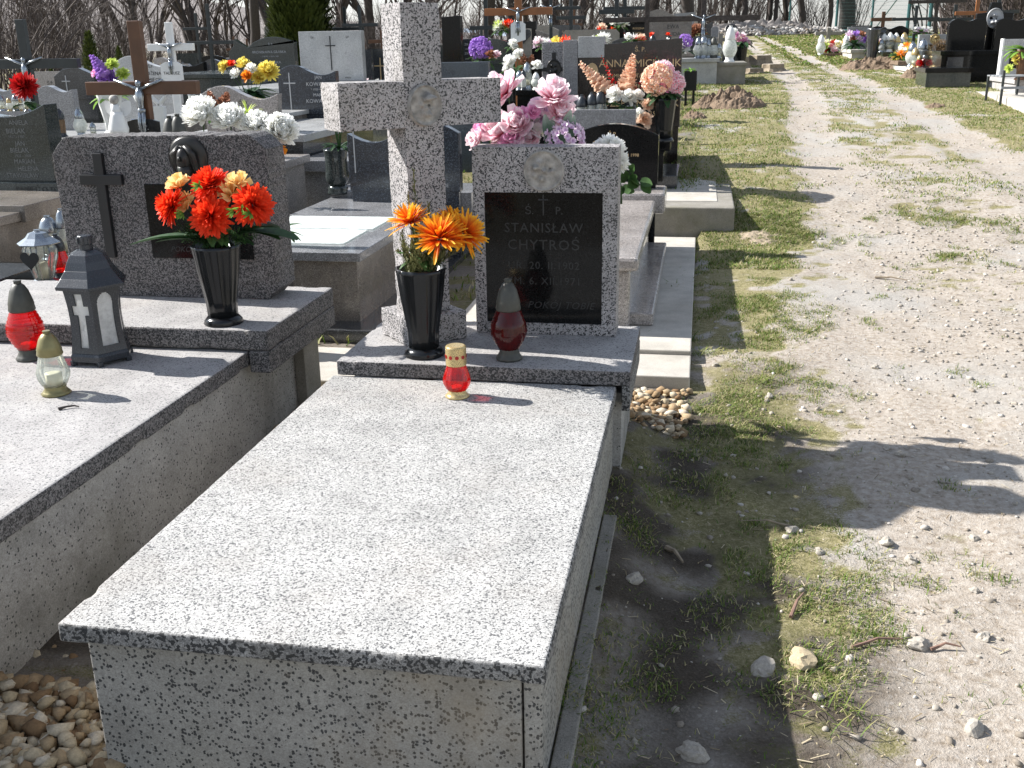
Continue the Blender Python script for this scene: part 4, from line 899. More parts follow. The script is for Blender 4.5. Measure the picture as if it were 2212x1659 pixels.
p = PZ(133, 600, zB); lantern('red glass lantern with dark cap half hidden behind the cross lantern', p, .24, G_RED, LANT, 'pear', .9, n=16)
p = PZ(146, 560, zB); lantern('slim silver lantern against the left edge of the rough headstone', p, .3, G_CLEAR, SILV, 'tulip', .7, n=14)

# ---- second row on the left (y about 6.3 - 9)
MOUND = plain('sandy_soil', (.3, .24, .17), .95, .3, 25)
def cz(px, py, y): return PY(px, py, y)
# brown wooden cross
p = PY(322, 300, 5.5); p.z = .36; crucifix('tall brown varnished wooden grave cross with silver figure and black name plate', p, PY(275, 45, 5.5).z-p.z, .67, PY(303, 190, 5.5).z-p.z, .072, WOODB, corpus=.62, plate=(.19, .085, PY(324, 273, 5.5).z-p.z, [('Ś.P.', .04, -.015)]), pm=BLACKG)
pf = stone('small silver-framed blank plate behind the black name plate', 284, 315, 257, 285, 5.75, 'flat', SILV, .02, None, cat='name plate'); pf.name = 'name_plate'
MB().box(-pf['w']*.4, pf['w']*.4, -.003, 0, .02, pf['h']-.02).build('panel', plain('pale_panel', (.45, .47, .55), .4), pf)
MB().box(-.015, .015, .003, .03, -(pf.location.z-.38), .01).build('post', IRON, pf)
t = tomb('low sandy grave bed with a terrazzo kerb behind the rough dark headstone', -3.85, -2.88, 4.6, 5.9, .42, TZ_PLAIN, MOUND, .02, .05)
GT = .42
# angel figurine
p = PY(258, 290, 5.3); an = thing('angel_figurine', 'small white kneeling angel figurine on the grave bed behind the rough headstone', 'figurine', p)
o = MB(); o.lathe([(.05, 0), (.055, .03), (.035, .1), (.03, .12)], 12); o.tube([(0, 0, .1), (.0, -.01, .16)], [.03, .02], 8); o.build('body', WHITEP, an, smooth=True)
o = MB(); o.ball((0, -.01, .185), .026, 8); o.build('head', STONEREL, an, smooth=True)
for q in (-1, 1): o = MB(); o.strip((q*.01, .02, .1), (q*.7, .2, .8), (0, -1, 0), .1, .035, .3, 4); o.build('wing', WHITEP, an)
yv = 6.2
for i, (a, c) in enumerate(((370, 256), (388, 252))):
    p = PY(a, 300, 6.6); lantern(['dull green dome lantern by the foot of the white cross, left one', 'dull green dome lantern by the foot of the white cross, right one'][i], (p.x, p.y, .801), PY(a, c-6, 6.6).z-.801, G_CLEAR, CAPG, 'pear', .7, n=14)
MB().box(-.06, .06, -.05, .05, -(an.location.z-.4), -.001).build('pedestal', CONC, an, .004)
# row of white chrysanthemums behind the rough headstone
for i, (a, c, r_, f_, nm) in enumerate(((437, 250, .11, (-.2, -.5, .9), 'leftmost'), (497, 262, .1, (0, -.5, .9), 'second from left'), (555, 272, .085, (.1, -.5, .9), 'third from left'), (606, 284, .1, (.5, -.7, .4), 'rightmost'))):
    q = PY(a, c, 4.75); hd = [('mum', q, r_, f_, P_WHITE, dict(n=280, wid=.11, curl=1.3, zmin=-.4, jit=.12))]
    if i == 3: hd.append(('rose', PY(600, 322, 4.7), .03, (0, -.7, -.5), petal('petal_orange', (.8, .2, .01), (.9, .35, .03))))
    bouquet(f'big white chrysanthemum behind the rough dark headstone, {nm} of four', (q.x-.1, 4.85, .56), hd, leaf=(14, .12, .02, LEAFM), group='white chrysanthemums behind the rough headstone')
    vase(f'dark vase standing behind the rough dark headstone, {nm} of the four', (q.x-.1, 4.85, .086), .48, .06, .045, BLACKM, group='dark vases behind the rough headstone')
    if i == 2: bw = bouquet('drooping white and green grass spray between the white chrysanthemums', (q.x-.1, 4.9, .9), [('mum', PY(535, 245, 4.9), .09, (0, -.2, 1), P_GRN, dict(n=40, wid=.03, curl=-.4))], leaf=None)
p = PY(465, 262, 6.8); bouquet('rust red dried sprigs standing before the pale curved headstone', p, [('stalk', PY(458, 235, 6.8), .045, PY(452, 197, 6.8), P_RUST, dict(n=26)), ('stalk', PY(478, 235, 6.8), .045, PY(492, 200, 6.8), P_RUST, dict(n=26)), ('stalk', PY(470, 240, 6.8), .04, PY(478, 215, 6.8), P_RUST, dict(n=20))], leaf=(10, .1, .015, LEAFM))
# white cross
p = PY(388, 262, 8.6); p.z = gz(p.x, 8.6); crucifix('white painted grave cross with gold figure and white name plate', p, PY(357, 48, 8.6).z-p.z, .42, PY(366, 102, 8.6).z-p.z, .06, WHITEP, corpus=.8, plate=(.2, .15, PY(371, 153, 8.6).z-p.z, [('Ś.P.', .035, .02), ('TADEUSZ', .035, -.03)]))

# light tomb with lanterns
p0 = PZ(113, 262, .86); p1 = PZ(432, 245, .86)
tA = tomb('long pale granite grave crowded with lanterns left of the brown cross', p0.x-.1, p0.x+2.1, 8.6, 10.6, .86, GR_BROWN, GR_LIGHT, .03, .05)
xa = p0.x
stone('light grey wave-topped headstone with black lettering and oval photo behind the brown cross', 250, 382, 120, 225, 10.4, 'wave', GR_LIGHT, .1, [('Ś.P.', .08, .1, .75), ('BOŻENA', .1, .12, .6), ('ZAMIĘCKA', .1, .12, .47)], LETB)
def on(px, py, y, z): v = PY(px, py, y); return Vector((v.x, y, z))
def LN(label, px, pt, pb, y, z, glass, cap, kind='pear', r=1., **k):
    a = PY(px, pb, y); h_ = PY(px, pt, y).z-a.z; return lantern(label, (a.x, y, z if z is not None else a.z), h_, glass, cap, kind, r, n=12, **k)
LN('big brown glass lantern with black cap at the left end of the lantern row', 128, 188, 250, 8.8, .862, tinted('brown_glass', (.5, .35, .2), .1, .6, (.3, .22, .15)), LANT, 'straight', .9)
LN('white urn-shaped lantern beside the big brown glass lantern', 170, 184, 247, 8.85, .862, G_WHITE, SILV, 'tulip', .95)
LN('small clear glass lantern between the white urn lantern and white vase', 196, 213, 245, 8.8, .862, G_CLEAR, SILV, 'straight', 1.1)
p = on(240, 240, 9.0, .862); t = vase('white footed vase with tall slots holding violet and green flowers', p, PY(238, 200, 9.).z-.862+.05, .12, .07, WHITEP)
bouquet('violet gladiolus and two yellow-green round blooms left of the brown cross', (p.x, 9.0, 1.1), [('stalk', PY(235, 172, 9.), .07, PY(197, 120, 9.), P_VIO, dict(n=34)), ('stalk', PY(238, 178, 9.), .06, PY(255, 170, 9.), P_VIO, dict(n=16)), ('mum', PY(243, 140, 9.), .075, (0, -.5, .8), P_GRN, dict(n=160, wid=.1)), ('mum', PY(266, 161, 9.), .075, (0, -.6, .8), P_GRN, dict(n=160, wid=.1)), ('rose', PY(205, 158, 9.), .03, (-.4, -.5, .5), P_MAG)], leaf=(16, .2, .03, LEAFY))
for i, (a, c) in enumerate(((342, 208), (310, 212))):
    q = PY(a, c, 9.3); ht = thing('heart_ornament', ['open white heart-shaped stone ornament beside the brown cross, right one', 'open white heart-shaped stone ornament beside the brown cross, left one'][i], 'ornament', (q.x, 9.3, .862))
    pts = [(.085*x, 0, .085*y+q.z-.862) for x, y in [(16*math.sin(u)**3/17, (13*math.cos(u)-5*math.cos(2*u)-2*math.cos(3*u)-math.cos(4*u))/17) for u in [k*2*math.pi/24 for k in range(25)]]]
    MB().tube(pts, .022, 7).build('ring', WHITEP, ht, smooth=True); MB().box(-.05, .05, -.03, .03, 0, max(.02, q.z-.862-.09)).build('stand', WHITEP, ht, .003)
LN('tall silver-roofed lantern right of the brown cross arm', 418, 150, 214, 9.9, 1.0, G_WHITE, SILV, 'straight', .95)
LN('smaller green-capped lantern beside the tall silver-roofed lantern', 437, 160, 210, 9.9, 1.0, G_WHITE, CAPG, 'straight', .95)
LN('green-domed white lantern nearest to the yellow bouquet', 458, 150, 208, 9.8, 1.0, G_WHITE, CAPG, 'straight', .95)
bx = PY(340, 217, 9.6); tomb('dark grey box grave with white trimmed edge behind the white cross', bx.x, bx.x+1.25, 9.55, 11.3, 1.0, GR_BROWN, GR_LIGHT, .03, .04)

# pale curved headstone (front of the yellow flowers), dark wave headstone with slab, etc
PC = stone('pale rose granite headstone with wave top and black name lettering', 437, 603, 185, 300, 7.6, 'wave', GR_PINK, .09, [('Ś.P.', .1, .05, .72), ('PIOTR', .13, .05, .52), ('OCHOŃSKI', .13, .08, .36), ('ZM. 22.05.1991', .07, .2, .25)], LETB, zb=.8, flare=.03)
tomb('rose granite grave between the rough dark headstone and the pale curved headstone', PC.location.x-.42, PC.location.x+.42, 6.05, 7.9, .8, GR_PINK, GR_PINK, .04, .06)
q = PY(540, 200, 8.6); bouquet('large yellow, orange and cream flower arrangement above the pale curved headstone', (q.x, 8.6, q.z-.1), [('mum', PY(580, 155, 8.6), .11, (.3, -.5, .7), P_YEL, dict(n=170, wid=.1, curl=.8)), ('mum', PY(560, 168, 8.6), .08, (0, -.6, .5), P_YEL, dict(n=130, wid=.1, curl=.8)), ('peony', PY(527, 142, 8.6), .08, (0, -.5, .9), P_YEL), ('peony', PY(543, 152, 8.55), .07, (0, -.5, .8), P_WHITE), ('mum', PY(485, 145, 8.6), .07, (-.5, -.5, .6), P_YEL, dict(n=100, wid=.12)), ('peony', PY(500, 140, 8.6), .05, (0, -.5, .9), P_RED), ('peony', PY(535, 165, 8.5), .06, (0, -.7, .5), petal('petal_orange', 0, 0)), ('peony', PY(510, 160, 8.55), .06, (-.3, -.7, .4), P_WHITE)], leaf=(26, .2, .04, LEAFD))
zkk = PY(660, 248, 10.4).z-.03; vase('dark pot under the yellow and orange arrangement', (q.x, 8.6, zkk+.001), max(.1, q.z-.06-zkk), .1, .08, GR_DARK)
KW = stone('dark blue granite headstone with wave top, thin cross and two names', 602, 727, 140, 248, 10.4, 'wave', GR_BLUE, .1, [('JAN', .09, .2, .72), ('KOWALSKI', .11, .2, .58), ('* 1920 + 1988', .06, .2, .49), ('MARIA', .09, .2, .37), ('KOWALSKA', .11, .2, .24)], LETW, zb=None)
latin(KW, 0, -.3*KW['w'], .1*KW['h'], .75*KW['h'], .012, LETW, arm=.28, name='thin_cross', d=.003, aw=.35)
zk = KW.location.z; kx = KW.location.x
tomb('dark granite grave with pale lit slab below the two-name headstone', kx-.42, kx+.75, 8.3, 10.3, zk-.03, GR_DARK, GR_LIGHT, .03, .06)
tomb('grey granite grave with thick slab left of the black urn vase', PY(634, 347, 8.0).x, PY(634, 347, 8.0).x+.9, 8.0, 9.6, PY(634, 347, 8.0).z, GR_GREY, GR_GREY, .06, .09)
WS = stone('plain white granite headstone with a thin black cross, dark conifer behind', 648, 783, 67, 175, 12.6, 'flat', GR_LIGHT, .12, [('Ś.P.', .05, -.28, .86), ('Ś.P.', .05, .28, .86), ('POKÓJ', .04, .25, .05)], LETB)
latin(WS, 0, 0, .22*WS['h'], .68*WS['h'], .012, BLACKM, arm=.28, d=.004, aw=.32, name='thin_cross')
GB = stone('dark green granite headstone with stepped left shoulder and two name rows', 494, 636, 80, 150, 13.6, 'shoulder', GR_GREEN, .12, [('Ś. P.', .09, .15, .75), ('BRONISŁAWA GRĄBKA', .11, .12, .5), ('* 17.8.1921 + 30.03.1998', .06, .12, .38), ('JÓZEF GRĄBKA', .11, .12, .18)], LETW)
for st_, nm in ((WS, 'white granite headstone with the thin cross'), (GB, 'dark green stepped headstone')):
    x, y, z = st_.location; tomb(f'granite grave in front of the {nm}', x-.65, x+.65, y-2.1, y+.25, z-.002, GR_GREY if st_ is WS else GR_GREEN, GR_LIGHT if st_ is WS else GR_GREEN)
ch = stone('small weathered grey gothic stele with a little cross on top, beside the dark conifer', 571, 606, 50, 95, 19, 'round', CONC_G, .3); hh_ = ch['h']; MB().box(-.03, .03, .1, .16, hh_-.02, hh_+.25).build('top_cross_upright', CONC_G, ch, .004); MB().box(-.1, .1, .1, .16, hh_+.12, hh_+.17).build('top_cross_bar', CONC_G, ch, .004)
# the rest of the left rows
stone('black wavy headstone right of the white cross plate', 378, 441, 134, 172, 13.5, 'hollow', BLACK, .1)
PE = stone('dark roof-topped granite headstone with thin pale cross near the left conifers', 118, 204, 145, 215, 11., 'roof', GR_DARK, .1); latin(PE, 0, -.2*PE['w'], .15*PE['h'], .6*PE['h'], .012, LETW, d=.003, aw=.5, name='thin_cross')
stone('low grey granite headstone with curved top below the dark roof-topped one', 84, 158, 185, 250, 9.6, 'wave', GR_GREY, .1)
stone('low grey headstone at the far left edge behind the red chrysanthemum', -60, 82, 184, 250, 9.9, 'curvy', GR_GREY, .1)
for q_, nm in (((-9.2, 7.7), 'a low grey headstone at the far left'), ((-6.9, 7.6), 'the big brown glass lantern')):
    x, y = q_
tomb('grey granite grave under the red chrysanthemum at the left edge', -9.8, -7.1, 7.7, 9.7, .78, GR_GREY, GR_GREY, .03, .05)
p = PY(55, 240, 8.2); bouquet('single big round red chrysanthemum above the dark family headstone', (p.x, 8.2, p.z), [('mum', PY(53, 186, 8.2), .13, (0, -.6, .5), P_CRIM, dict(n=260, wid=.08, zmin=-.7))], leaf=(10, .16, .03, LEAFD))
for i, a in enumerate((6, 22, 36, 45, 60)): LN(f'small glass lantern behind the dark family headstone, {["leftmost","second","third","fourth","fifth"][i]} of the five', a, 205+(i % 2)*6, 240, 8.0+.1*i, None, (G_CLEAR, G_WHITE)[i % 2], (SILV, GOLD)[i % 2], ('pear', 'tulip')[i % 2], 1., group='lanterns behind the dark family headstone')
p = PY(75, 240, 8.9); p.z = gz(p.x, 8.9); crucifix('large dark iron-coloured cross with pale figure at the left edge', p, PY(38, 42, 8.9).z-p.z, 1.05, PY(62, 138, 8.9).z-p.z, .085, IRON, corpus=.5, lean=0)
# tall lanterns / crosses
def cross_at(label, px, ptop, parm, width, y, t, mat, **k):
    a = PY(px, parm, y); g_ = gz(a.x, y); crucifix(label, (a.x, y, g_), PY(px, ptop, y).z-g_, width, a.z-g_, t, mat, **k)
cross_at('slim black iron cross behind the white painted cross', 455, 8, 92, .75, 15, .05, IRON)
cross_at('low dark iron cross near the slim black iron cross', 425, 28, 62, .5, 17, .045, IRON)
cross_at('thin black cross standing behind the white granite headstone', 778, 12, 54, .6, 17, .05, IRON)
cross_at('thin dark cross with white shield plate behind the white granite headstone', 746, 15, 62, .7, 18.5, .05, IRON, plate=(.3, .22, 1.2, None))
cross_at('tall orange brown wooden cross with white shield plate among white flowers', 1120, -6, 25, .78, 12.2, .08, WOODO, corpus=.5, plate=(.17, .2, PY(1107, 62, 12.2).z-gz(0, 12.2), [('Ś.P.', .04, .03), ('JAN', .04, -.02)]))
cross_at('dark iron cross with silver figure right of the orange brown cross', 1190, -20, 18, .95, 17, .05, IRON, corpus=.5)
cross_at('dark wooden cross with wide arms at the frame top above the right flower graves', 1350, -12, 18, .75, 19, .06, IRON)
cross_at('long-armed dark cross rising behind the black family headstone', 1398, -10, 42, 1.3, 16, .07, BARK, corpus=None)
cross_at('long-armed leaning dark wooden cross with pale figure behind the arched dark headstone', 1520, -30, 40, 2.0, 20, .09, BARK, corpus=.3)

# ---- centre background
BT = stone('tall black headstone slab standing just right of the stone cross', 955, 995, 34, 135, 12.8, 'slant', BLACK, .14)
stone('low blue grey granite panel right of the stone cross', 950, 1055, 134, 172, 10.2, 'flat', granite('granite_blue_panel', (.07, .085, .1), (.12, .14, .16), 300, .3), .1)
stone('narrow dark headstone with name endings in silver beside the tall black slab', 997, 1020, 84, 140, 13.2, 'flat', GR_DARK, .1, [('ZIK', .12, 0, .75), ('1938', .08, 0, .58), ('ZIK', .12, 0, .4), ('1941', .08, 0, .2)])
stone('wide grey green arched headstone behind violet flowers', 1022, 1106, 84, 140, 15., 'arch', GR_GREEN, .12)
HT = stone('pale grey headstone with dark heart emblem near the orange brown cross', 1117, 1146, 62, 120, 15.5, 'flat', CONC_G, .12)
hp2 = [(x*.12, z*.12+HT['h']*.75) for x, z in hp]; MB().prism(hp2, -.02, 0).build('heart', GR_DARK, HT)
stone('black swooping headstone with pointed left end behind the heart headstone', 1114, 1158, 46, 64, 17, 'slant', BLACK, .1)
hw_ = stone('black headstone with hollow curved top behind the grey pillar', 1294, 1372-36+12, 42, 90, 18, 'hollow', BLACK, .1)
stone('black headstone with raised cross top and small gold lines behind the family headstone', 1351, 1402, 44, 92, 17, 'flat', BLACK, .12, [('RODZINA', .12, .05, .6), ('KUREK', .1, .05, .4)], LETG)
stone('dark low arched headstone just above the black family headstone', 1322, 1396, 80, 100, 14, 'arch', GR_DARK, .1)
t = tomb('black granite grave holding a flock of lanterns and white flowers at the centre', *(lambda a, b: (a.x, b.x+.05, 9.9, 11.7, a.z))(PY(1112, 195, 9.9), PY(1168, 195, 9.9)), BLACK, BLACK, .02, .05)
zt_ = PY(1140, 195, 9.9).z
yv = 10.3
LN('frosted oval glass lantern left of the twin clear lanterns at the centre', 1122, 148, 190, 10.0, zt_, G_WHITE, SILV, 'tulip', 1.1)
LN('tall clear silver-topped lantern at the centre among white flowers', 1139, 132, 190, 10.2, zt_, G_CLEAR, SILV, 'tulip', .9)
LN('slim dark-capped white lantern in front of the tall clear one', 1131, 152, 196, 9.95, zt_, G_WHITE, LANT, 'straight', .8)
LN('white heart-marked lantern right of the clear lanterns', 1158, 155, 192, 10.1, zt_, G_WHITE, WHITEP, 'tulip', 1.2)
bouquet('cream white flowers and dry twigs behind the centre lanterns', PY(1115, 165, 10.4), [('peony', PY(1103, 135, 10.3), .09, (-.3, -.6, .6), P_WHITE), ('peony', PY(1100, 150, 10.3), .08, (-.3, -.6, .2), P_WHITE), ('peony', PY(1120, 118, 10.5), .07, (0, -.6, .6), P_WHITE), ('peony', PY(1108, 128, 10.4), .05, (0, -.6, .8), P_WHITE), ('peony', PY(1160, 143, 10.2), .07, (.2, -.6, .7), P_WHITE), ('stalk', PY(1135, 140, 10.5), .04, PY(1128, 112, 10.5), P_RUST, dict(n=20)), ('stalk', PY(1145, 140, 10.5), .04, PY(1150, 118, 10.5), P_RUST, dict(n=20))], leaf=(20, .18, .03, LEAFM))
bouquet('violet round blooms in front of the wide grey green arched headstone', PY(1040, 140, 12.5), [('hyd', PY(1038, 105, 12.5), .13, (0, -.5, .8), P_VIO, dict(n=110, ps=.25)), ('hyd', PY(1046, 112, 12.4), .08, (0, -.5, .8), P_VIO), ('peony', PY(1060, 120, 12.3), .08, (.2, -.5, .7), P_RUST), ('peony', PY(1072, 120, 12.3), .07, (.2, -.5, .7), P_PINK)], leaf=(16, .2, .03, LEAFM))
bouquet('small white flowers hanging on the orange brown cross foot', PY(1108, 110, 12.), [('peony', PY(1107, 95, 12.), .07, (0, -.5, .8), P_WHITE), ('peony', PY(1112, 105, 12.), .07, (0, -.5, .8), P_WHITE)], leaf=(8, .12, .02, LEAFM))
for i, (a, b_, c, y, mm, k_) in enumerate(((1085, 50, 70, 17.5, (P_WHITE, P_WHITE, P_GRN, P_WHITE, P_RED), 'white and green flower cushion behind the shield plate'), (1178, 88, 104, 14.5, (P_WHITE, P_LIL, P_WHITE, P_PINK), 'pink and white blooms left of the grey pillar'), (1205, 92, 108, 12.5, (P_YEL, P_PEACH, P_RED), 'orange and yellow blooms above the terrazzo stele'),
      (1290, 82, 112, 13.5, (P_WHITE, P_WHITE, P_GRN, P_WHITE, P_WHITE), 'cream and green spray right of the pale block'), (1312, 62, 80, 16.5, (P_PEACH, P_RED), 'red and green spray beside the hollow topped black headstone'), (1340, 50, 60, 16.5, (P_WHITE, P_WHITE, P_WHITE), 'flat white flower cushion on a dark stand'), (1372, 82, 96, 14., (P_RED, P_WHITE, P_PEACH), 'small red and cream flowers above the family headstone'))):
    hd = [(rng.choice(('peony', 'mum')), PY(a+rng.uniform(-18, 18), rng.uniform(b_, c-5), y), rng.uniform(.07, .11), (rng.uniform(-.4, .4), -.6, .7), m_) for m_ in mm for _ in (0, 1)]
    bouquet(k_, PY(a, c, y), [(h_[0], h_[1], h_[2], h_[3], h_[4], dict(n=70 if h_[0] == 'mum' else 26, nseg=2)) for h_ in hd], leaf=(16, .18, .035, LEAFM))

# ================================================================ GRAVES TO THE RIGHT OF THE LANE AND AT THE FAR END
def bx_on(px0, px1, pt, pb, y): a = PY(px0, pb, y); b = PY(px1, pt, y); return a, b
# arched dark headstone with the white lantern row, right end of the left block
yq = 19.2
s = stone('arched dark green headstone behind a row of white lanterns beside the lane', 1489, 1548, 76, 112, yq+1.6, 'arch', GR_GREEN, .14, [('Ś.P.', .1, 0, .7), ('JÓZEF KUŹMA', .13, .05, .5)], LETW)
a, b = bx_on(1486, 1552, 126, 165, yq-.2)
tomb('pale granite grave with the row of white lanterns beside the lane', a.x-.9, b.x+.02, yq-.2, yq+1.9, b.z, GR_LIGHT, GR_LIGHT, .04, .06)
zt_ = b.z
for i, (px, hh_, k_, mt, cp) in enumerate(((1507, .36, 'tulip', G_WHITE, SILV), (1519, .38, 'pear', G_WHITE, SILV), (1530, .33, 'tulip', G_WHITE, SILV), (1541, .36, 'pear', G_WHITE, CAPG), (1552, .25, 'straight', G_CLEAR, SILV))):
    q = PY(px, 128, yq); lantern(f'white lantern before the arched dark green headstone, {["leftmost","second","third","fourth","rightmost"][i]} of five', (q.x, q.y+.1, zt_), hh_, mt, cp, k_, .95, n=12, group='white lanterns before the arched dark green headstone')
a, b = bx_on(1552, 1582, 135, 150, yq+.1); tomb('low concrete grave frame with white swan-neck lantern right of the lantern row', b.x-.5, b.x+.25, yq-.1, yq+1.6, b.z, CONC_G, CONC_G, .02, .05)
lantern('big white long-necked lantern on the low concrete frame by the lane', (b.x-.05, yq+.3, b.z), .62, G_WHITE, WHITEP, 'tulip', .8, n=14)
bouquet('violet and white flowers at the left of the arched dark green headstone', PY(1481, 118, yq), [('hyd', PY(1480, 90, yq), .13, (0, -.5, .8), P_VIO), ('mum', PY(1478, 104, yq), .13, (0, -.6, .6), P_WHITE, dict(n=120, wid=.1))], leaf=(10, .2, .04, LEAFD))
s = stone('grey stone cross on a plinth beside the arched dark green headstone', 1551, 1561, 72, 118, 21.5, 'flat', CONC_G, .15, cat='stone cross'); s.name = 'stone_cross'
w_, h_ = s['w'], s['h']; MB().box(-w_*1.2, w_*1.2, .02, .13, h_*.62, h_*.8).build('crossbar', CONC_G, s, .006)
s = stone('rounded dark blue headstone with white tulip carving near the lane end', 1567, 1592, 52, 98, 24, 'round', GR_BLUE, .15)
a, b = bx_on(1567, 1592, 100, 118, 23); tomb('dark polished grave below the rounded dark blue headstone', a.x-.1, b.x+.1, 22.6, 24.6, b.z, GR_BLUE, GR_BLUE, .03, .06)
q = PY(1600, 127, 21.8); vase('tall black vase with bright pink flowers at the edge of the lane', (q.x, q.y, gz(q.x, q.y)), PY(1600, 100, 21.8).z-gz(q.x, q.y), .13, .1, BLACKG)
bouquet('bright pink drooping flowers in the tall black vase at the lane', PY(1598, 102, 21.8), [('peony', PY(1592+i*4, 80+(i*7) % 20, 21.8), .12, (rng.uniform(-.5, .5), -.6, .5), (P_MAG, P_PINK)[i % 2], dict(n=22, nseg=2)) for i in range(6)]+[('peony', PY(1585, 70, 21.8), .1, (0, -.6, .7), P_WHITE)], leaf=(16, .3, .06, LEAFD))
for i, (px0, px1, pt, pb, y, kd, mt, lb) in enumerate(((1536, 1552, 57, 92, 25, 'round', GR_GREY, 'small rounded grey headstone behind the stone cross by the lane end'), (1452, 1468, 80, 110, 19, 'gable', CONC_G, 'small pale pointed headstone behind the leaning wooden cross'))):
    stone(lb, px0, px1, pt, pb, y, kd, mt, .15)
bouquet('brown withered wreath heap behind the arched dark green headstone', PY(1510, 80, 23), [('mum', PY(1500+rng.uniform(-16, 16), 72+rng.uniform(-8, 8), 23), .2, (rng.uniform(-1, 1), -.5, .6), P_RUST, dict(n=60, wid=.1, nseg=2)) for i in range(7)], leaf=(20, .3, .05, DRY), stems=False)
# black flower holder on two posts
q = PG(1485, 228); fh = thing('flower_stand', 'black metal flower box on two thin posts standing in the grass by the lane', 'flower stand', (q.x, q.y, q.z-.02)); hq = PY(1487, 150, q.y).z-q.z
for i, dx in enumerate((-.03, .08)): MB().box(dx-.018, dx+.018, i*.12-.018, i*.12+.018, 0, hq*.9).build('post', BLACKG, fh, .002)
MB().box(-.06, .12, -.05, .16, hq*.45, hq).build('box', BLACKG, fh, .004); b = MB(); leaves(b, (.03, .05, hq), 14, .12, .02, zmin=.1); b.build('greenery', LEAFY, fh)

# right hand row, facing the lane
def rtomb(label, px0, px1, pt, pb, y, depth, body, slab, **k):
    a = PY(px0, pb, y); b = PY(px1, pt, y); return tomb(label, a.x, b.x, y, y+depth, b.z, body, slab, .03, .07, **k), a.x, b.x, b.z
# near white-edged grave at the frame edge
q = PG(2190, 238)
pv = thing('paving_apron', 'white concrete paving in front of the white-edged grave at the right frame edge', 'paving', (5.9, 10.6, gz(5.5, 10.6))); 
qa = PG(2120, 205); qb = PG(2190, 245)
loc(MB().box(qa.x, qa.x+3, qb.y-.6, qa.y+1.2, gz(5.5, 10.6)-.2, gz(5, qa.y)+.03), pv).build('slab', CONC, pv, .005)
yR = qa.y+.1
s = stone('grey granite headstone with bright white left edge and dark plaque at the right frame edge', 2166, 2260, 84, 165, yR+1.0, 'flat', GR_LIGHT, .12)
w_, h_ = s['w'], s['h']; MB().box(-w_/2+.1, w_/2-.1, -.012, 0, h_*.22, h_*.66).build('plaque', BLACK, s, .002); MB().box(-w_/2-.03, -w_/2-.002, -.01, .13, 0, h_+.01).build('white_edge', WHITEP, s, .002); relief(s, .0, h_*.83, .09, .09, GR_LIGHT, 4, 0, .01)
zg = gz(5.5, yR); x_ = PY(2170, 170, yR).x
tomb('low white terrazzo grave at the right frame edge', x_+.05, x_+1.6, yR-.35, yR+1.2, s.location.z, TZ_GREYTOP, TZ_GREYTOP, .03, .06)
# black bench
qL = PG(2160, 228); bn = thing('grave_bench', 'small black metal bench with slatted seat at the right frame edge', 'bench', (qL.x, qL.y, qL.z), R(8)); hb = PY(2163, 150, qL.y).z-qL.z
for dx, dy in ((0, 0), (.42, 0), (0, .5), (.42, .5)): MB().box(dx-.014, dx+.014, dy-.014, dy+.014, -.03, hb*(.97 if dy == 0 else .8)).build('leg', IRON, bn, .002)
for i in range(4): MB().box(-.02, .44, .03+i*.125, .13+i*.125, hb*.78, hb*.82).build('slat', plain('grey_bench_slat', (.25, .26, .27), .4), bn, .003)
MB().box(-.02, .44, -.02, 0, hb*.45, hb*.52).build('rail', plain('grey_bench_slat', 0), bn, .002)
q = PY(2205, 180, yR-.4); q.z = s.location.z
vase('tall brown ribbed vase at the right frame edge beside the white-edged headstone', q, .42, .13, .08, WOODB, fl=16)
bouquet('yellow and green flowers in the tall brown vase at the right frame edge', q+Vector((0, 0, .42)), [('mum', PY(2203, 125, q.y), .12, (-.6, -.6, .4), P_YEL, dict(n=110, wid=.1)), ('mum', PY(2180, 148, q.y), .08, (-.6, -.6, .2), P_GRN, dict(n=70, wid=.1))], leaf=(16, .3, .04, LEAFY))
# black double grave with steps
yB = PG(2090, 190).y
t, xa, xb, zt_ = rtomb('wide black granite grave with a front step and little lantern niche, right of the lane', 1995, 2105, 146, 188, yB, .9, GR_GREEN, BLACK)  # dark green body paints a green reflection onto black stone
t2, xa2, xb2, zt2 = rtomb('raised black granite base carrying the two curved black headstones', 2028, 2190, 108, 150, yB+1.0, 1.6, BLACK, BLACK)
MB().box(-.45, -.2, -.815, -.79, .25, .45).build('niche_panel', GR_DARK, t2)
s = stone('curved black headstone with rounded top corners, left one of the pair right of the lane', 2049, 2129, 40, 110, yB+1.9, 'curvy', BLACK, .16)
s = stone('curved black headstone with rounded top corners, right one of the pair at the frame edge', 2150, 2240, 38, 112, yB+1.9, 'curvy', BLACK, .16)
q = PY(2140, 112, yB+2.2); cc = thing('black_cross', 'broad black stone cross with pale carved figure between the two curved black headstones', 'stone cross', q); h_ = PY(2140, 5, q.y).z-q.z
MB().prism([(-.12, 0), (.12, 0), (.1, h_*.55), (.3, h_*.6), (.3, h_*.78), (.12, h_*.8), (.08, h_), (-.08, h_), (-.12, h_*.8), (-.3, h_*.78), (-.3, h_*.6), (-.1, h_*.55)], 0, .12).build('slab', BLACK, cc, .01); relief(cc, 0, h_*.68, .14, .17, LETW, 9, 0, .05, 'figure')
for i, px in enumerate((2141, 2146)): cross_at(['thin orange wooden cross behind the black pair of headstones', 'thin black iron cross beside the thin orange wooden cross'][i], 2110+i*46, -5+i*4, 28-i*2, .8, yB+4.5+i, .07, (WOODO, IRON)[i])
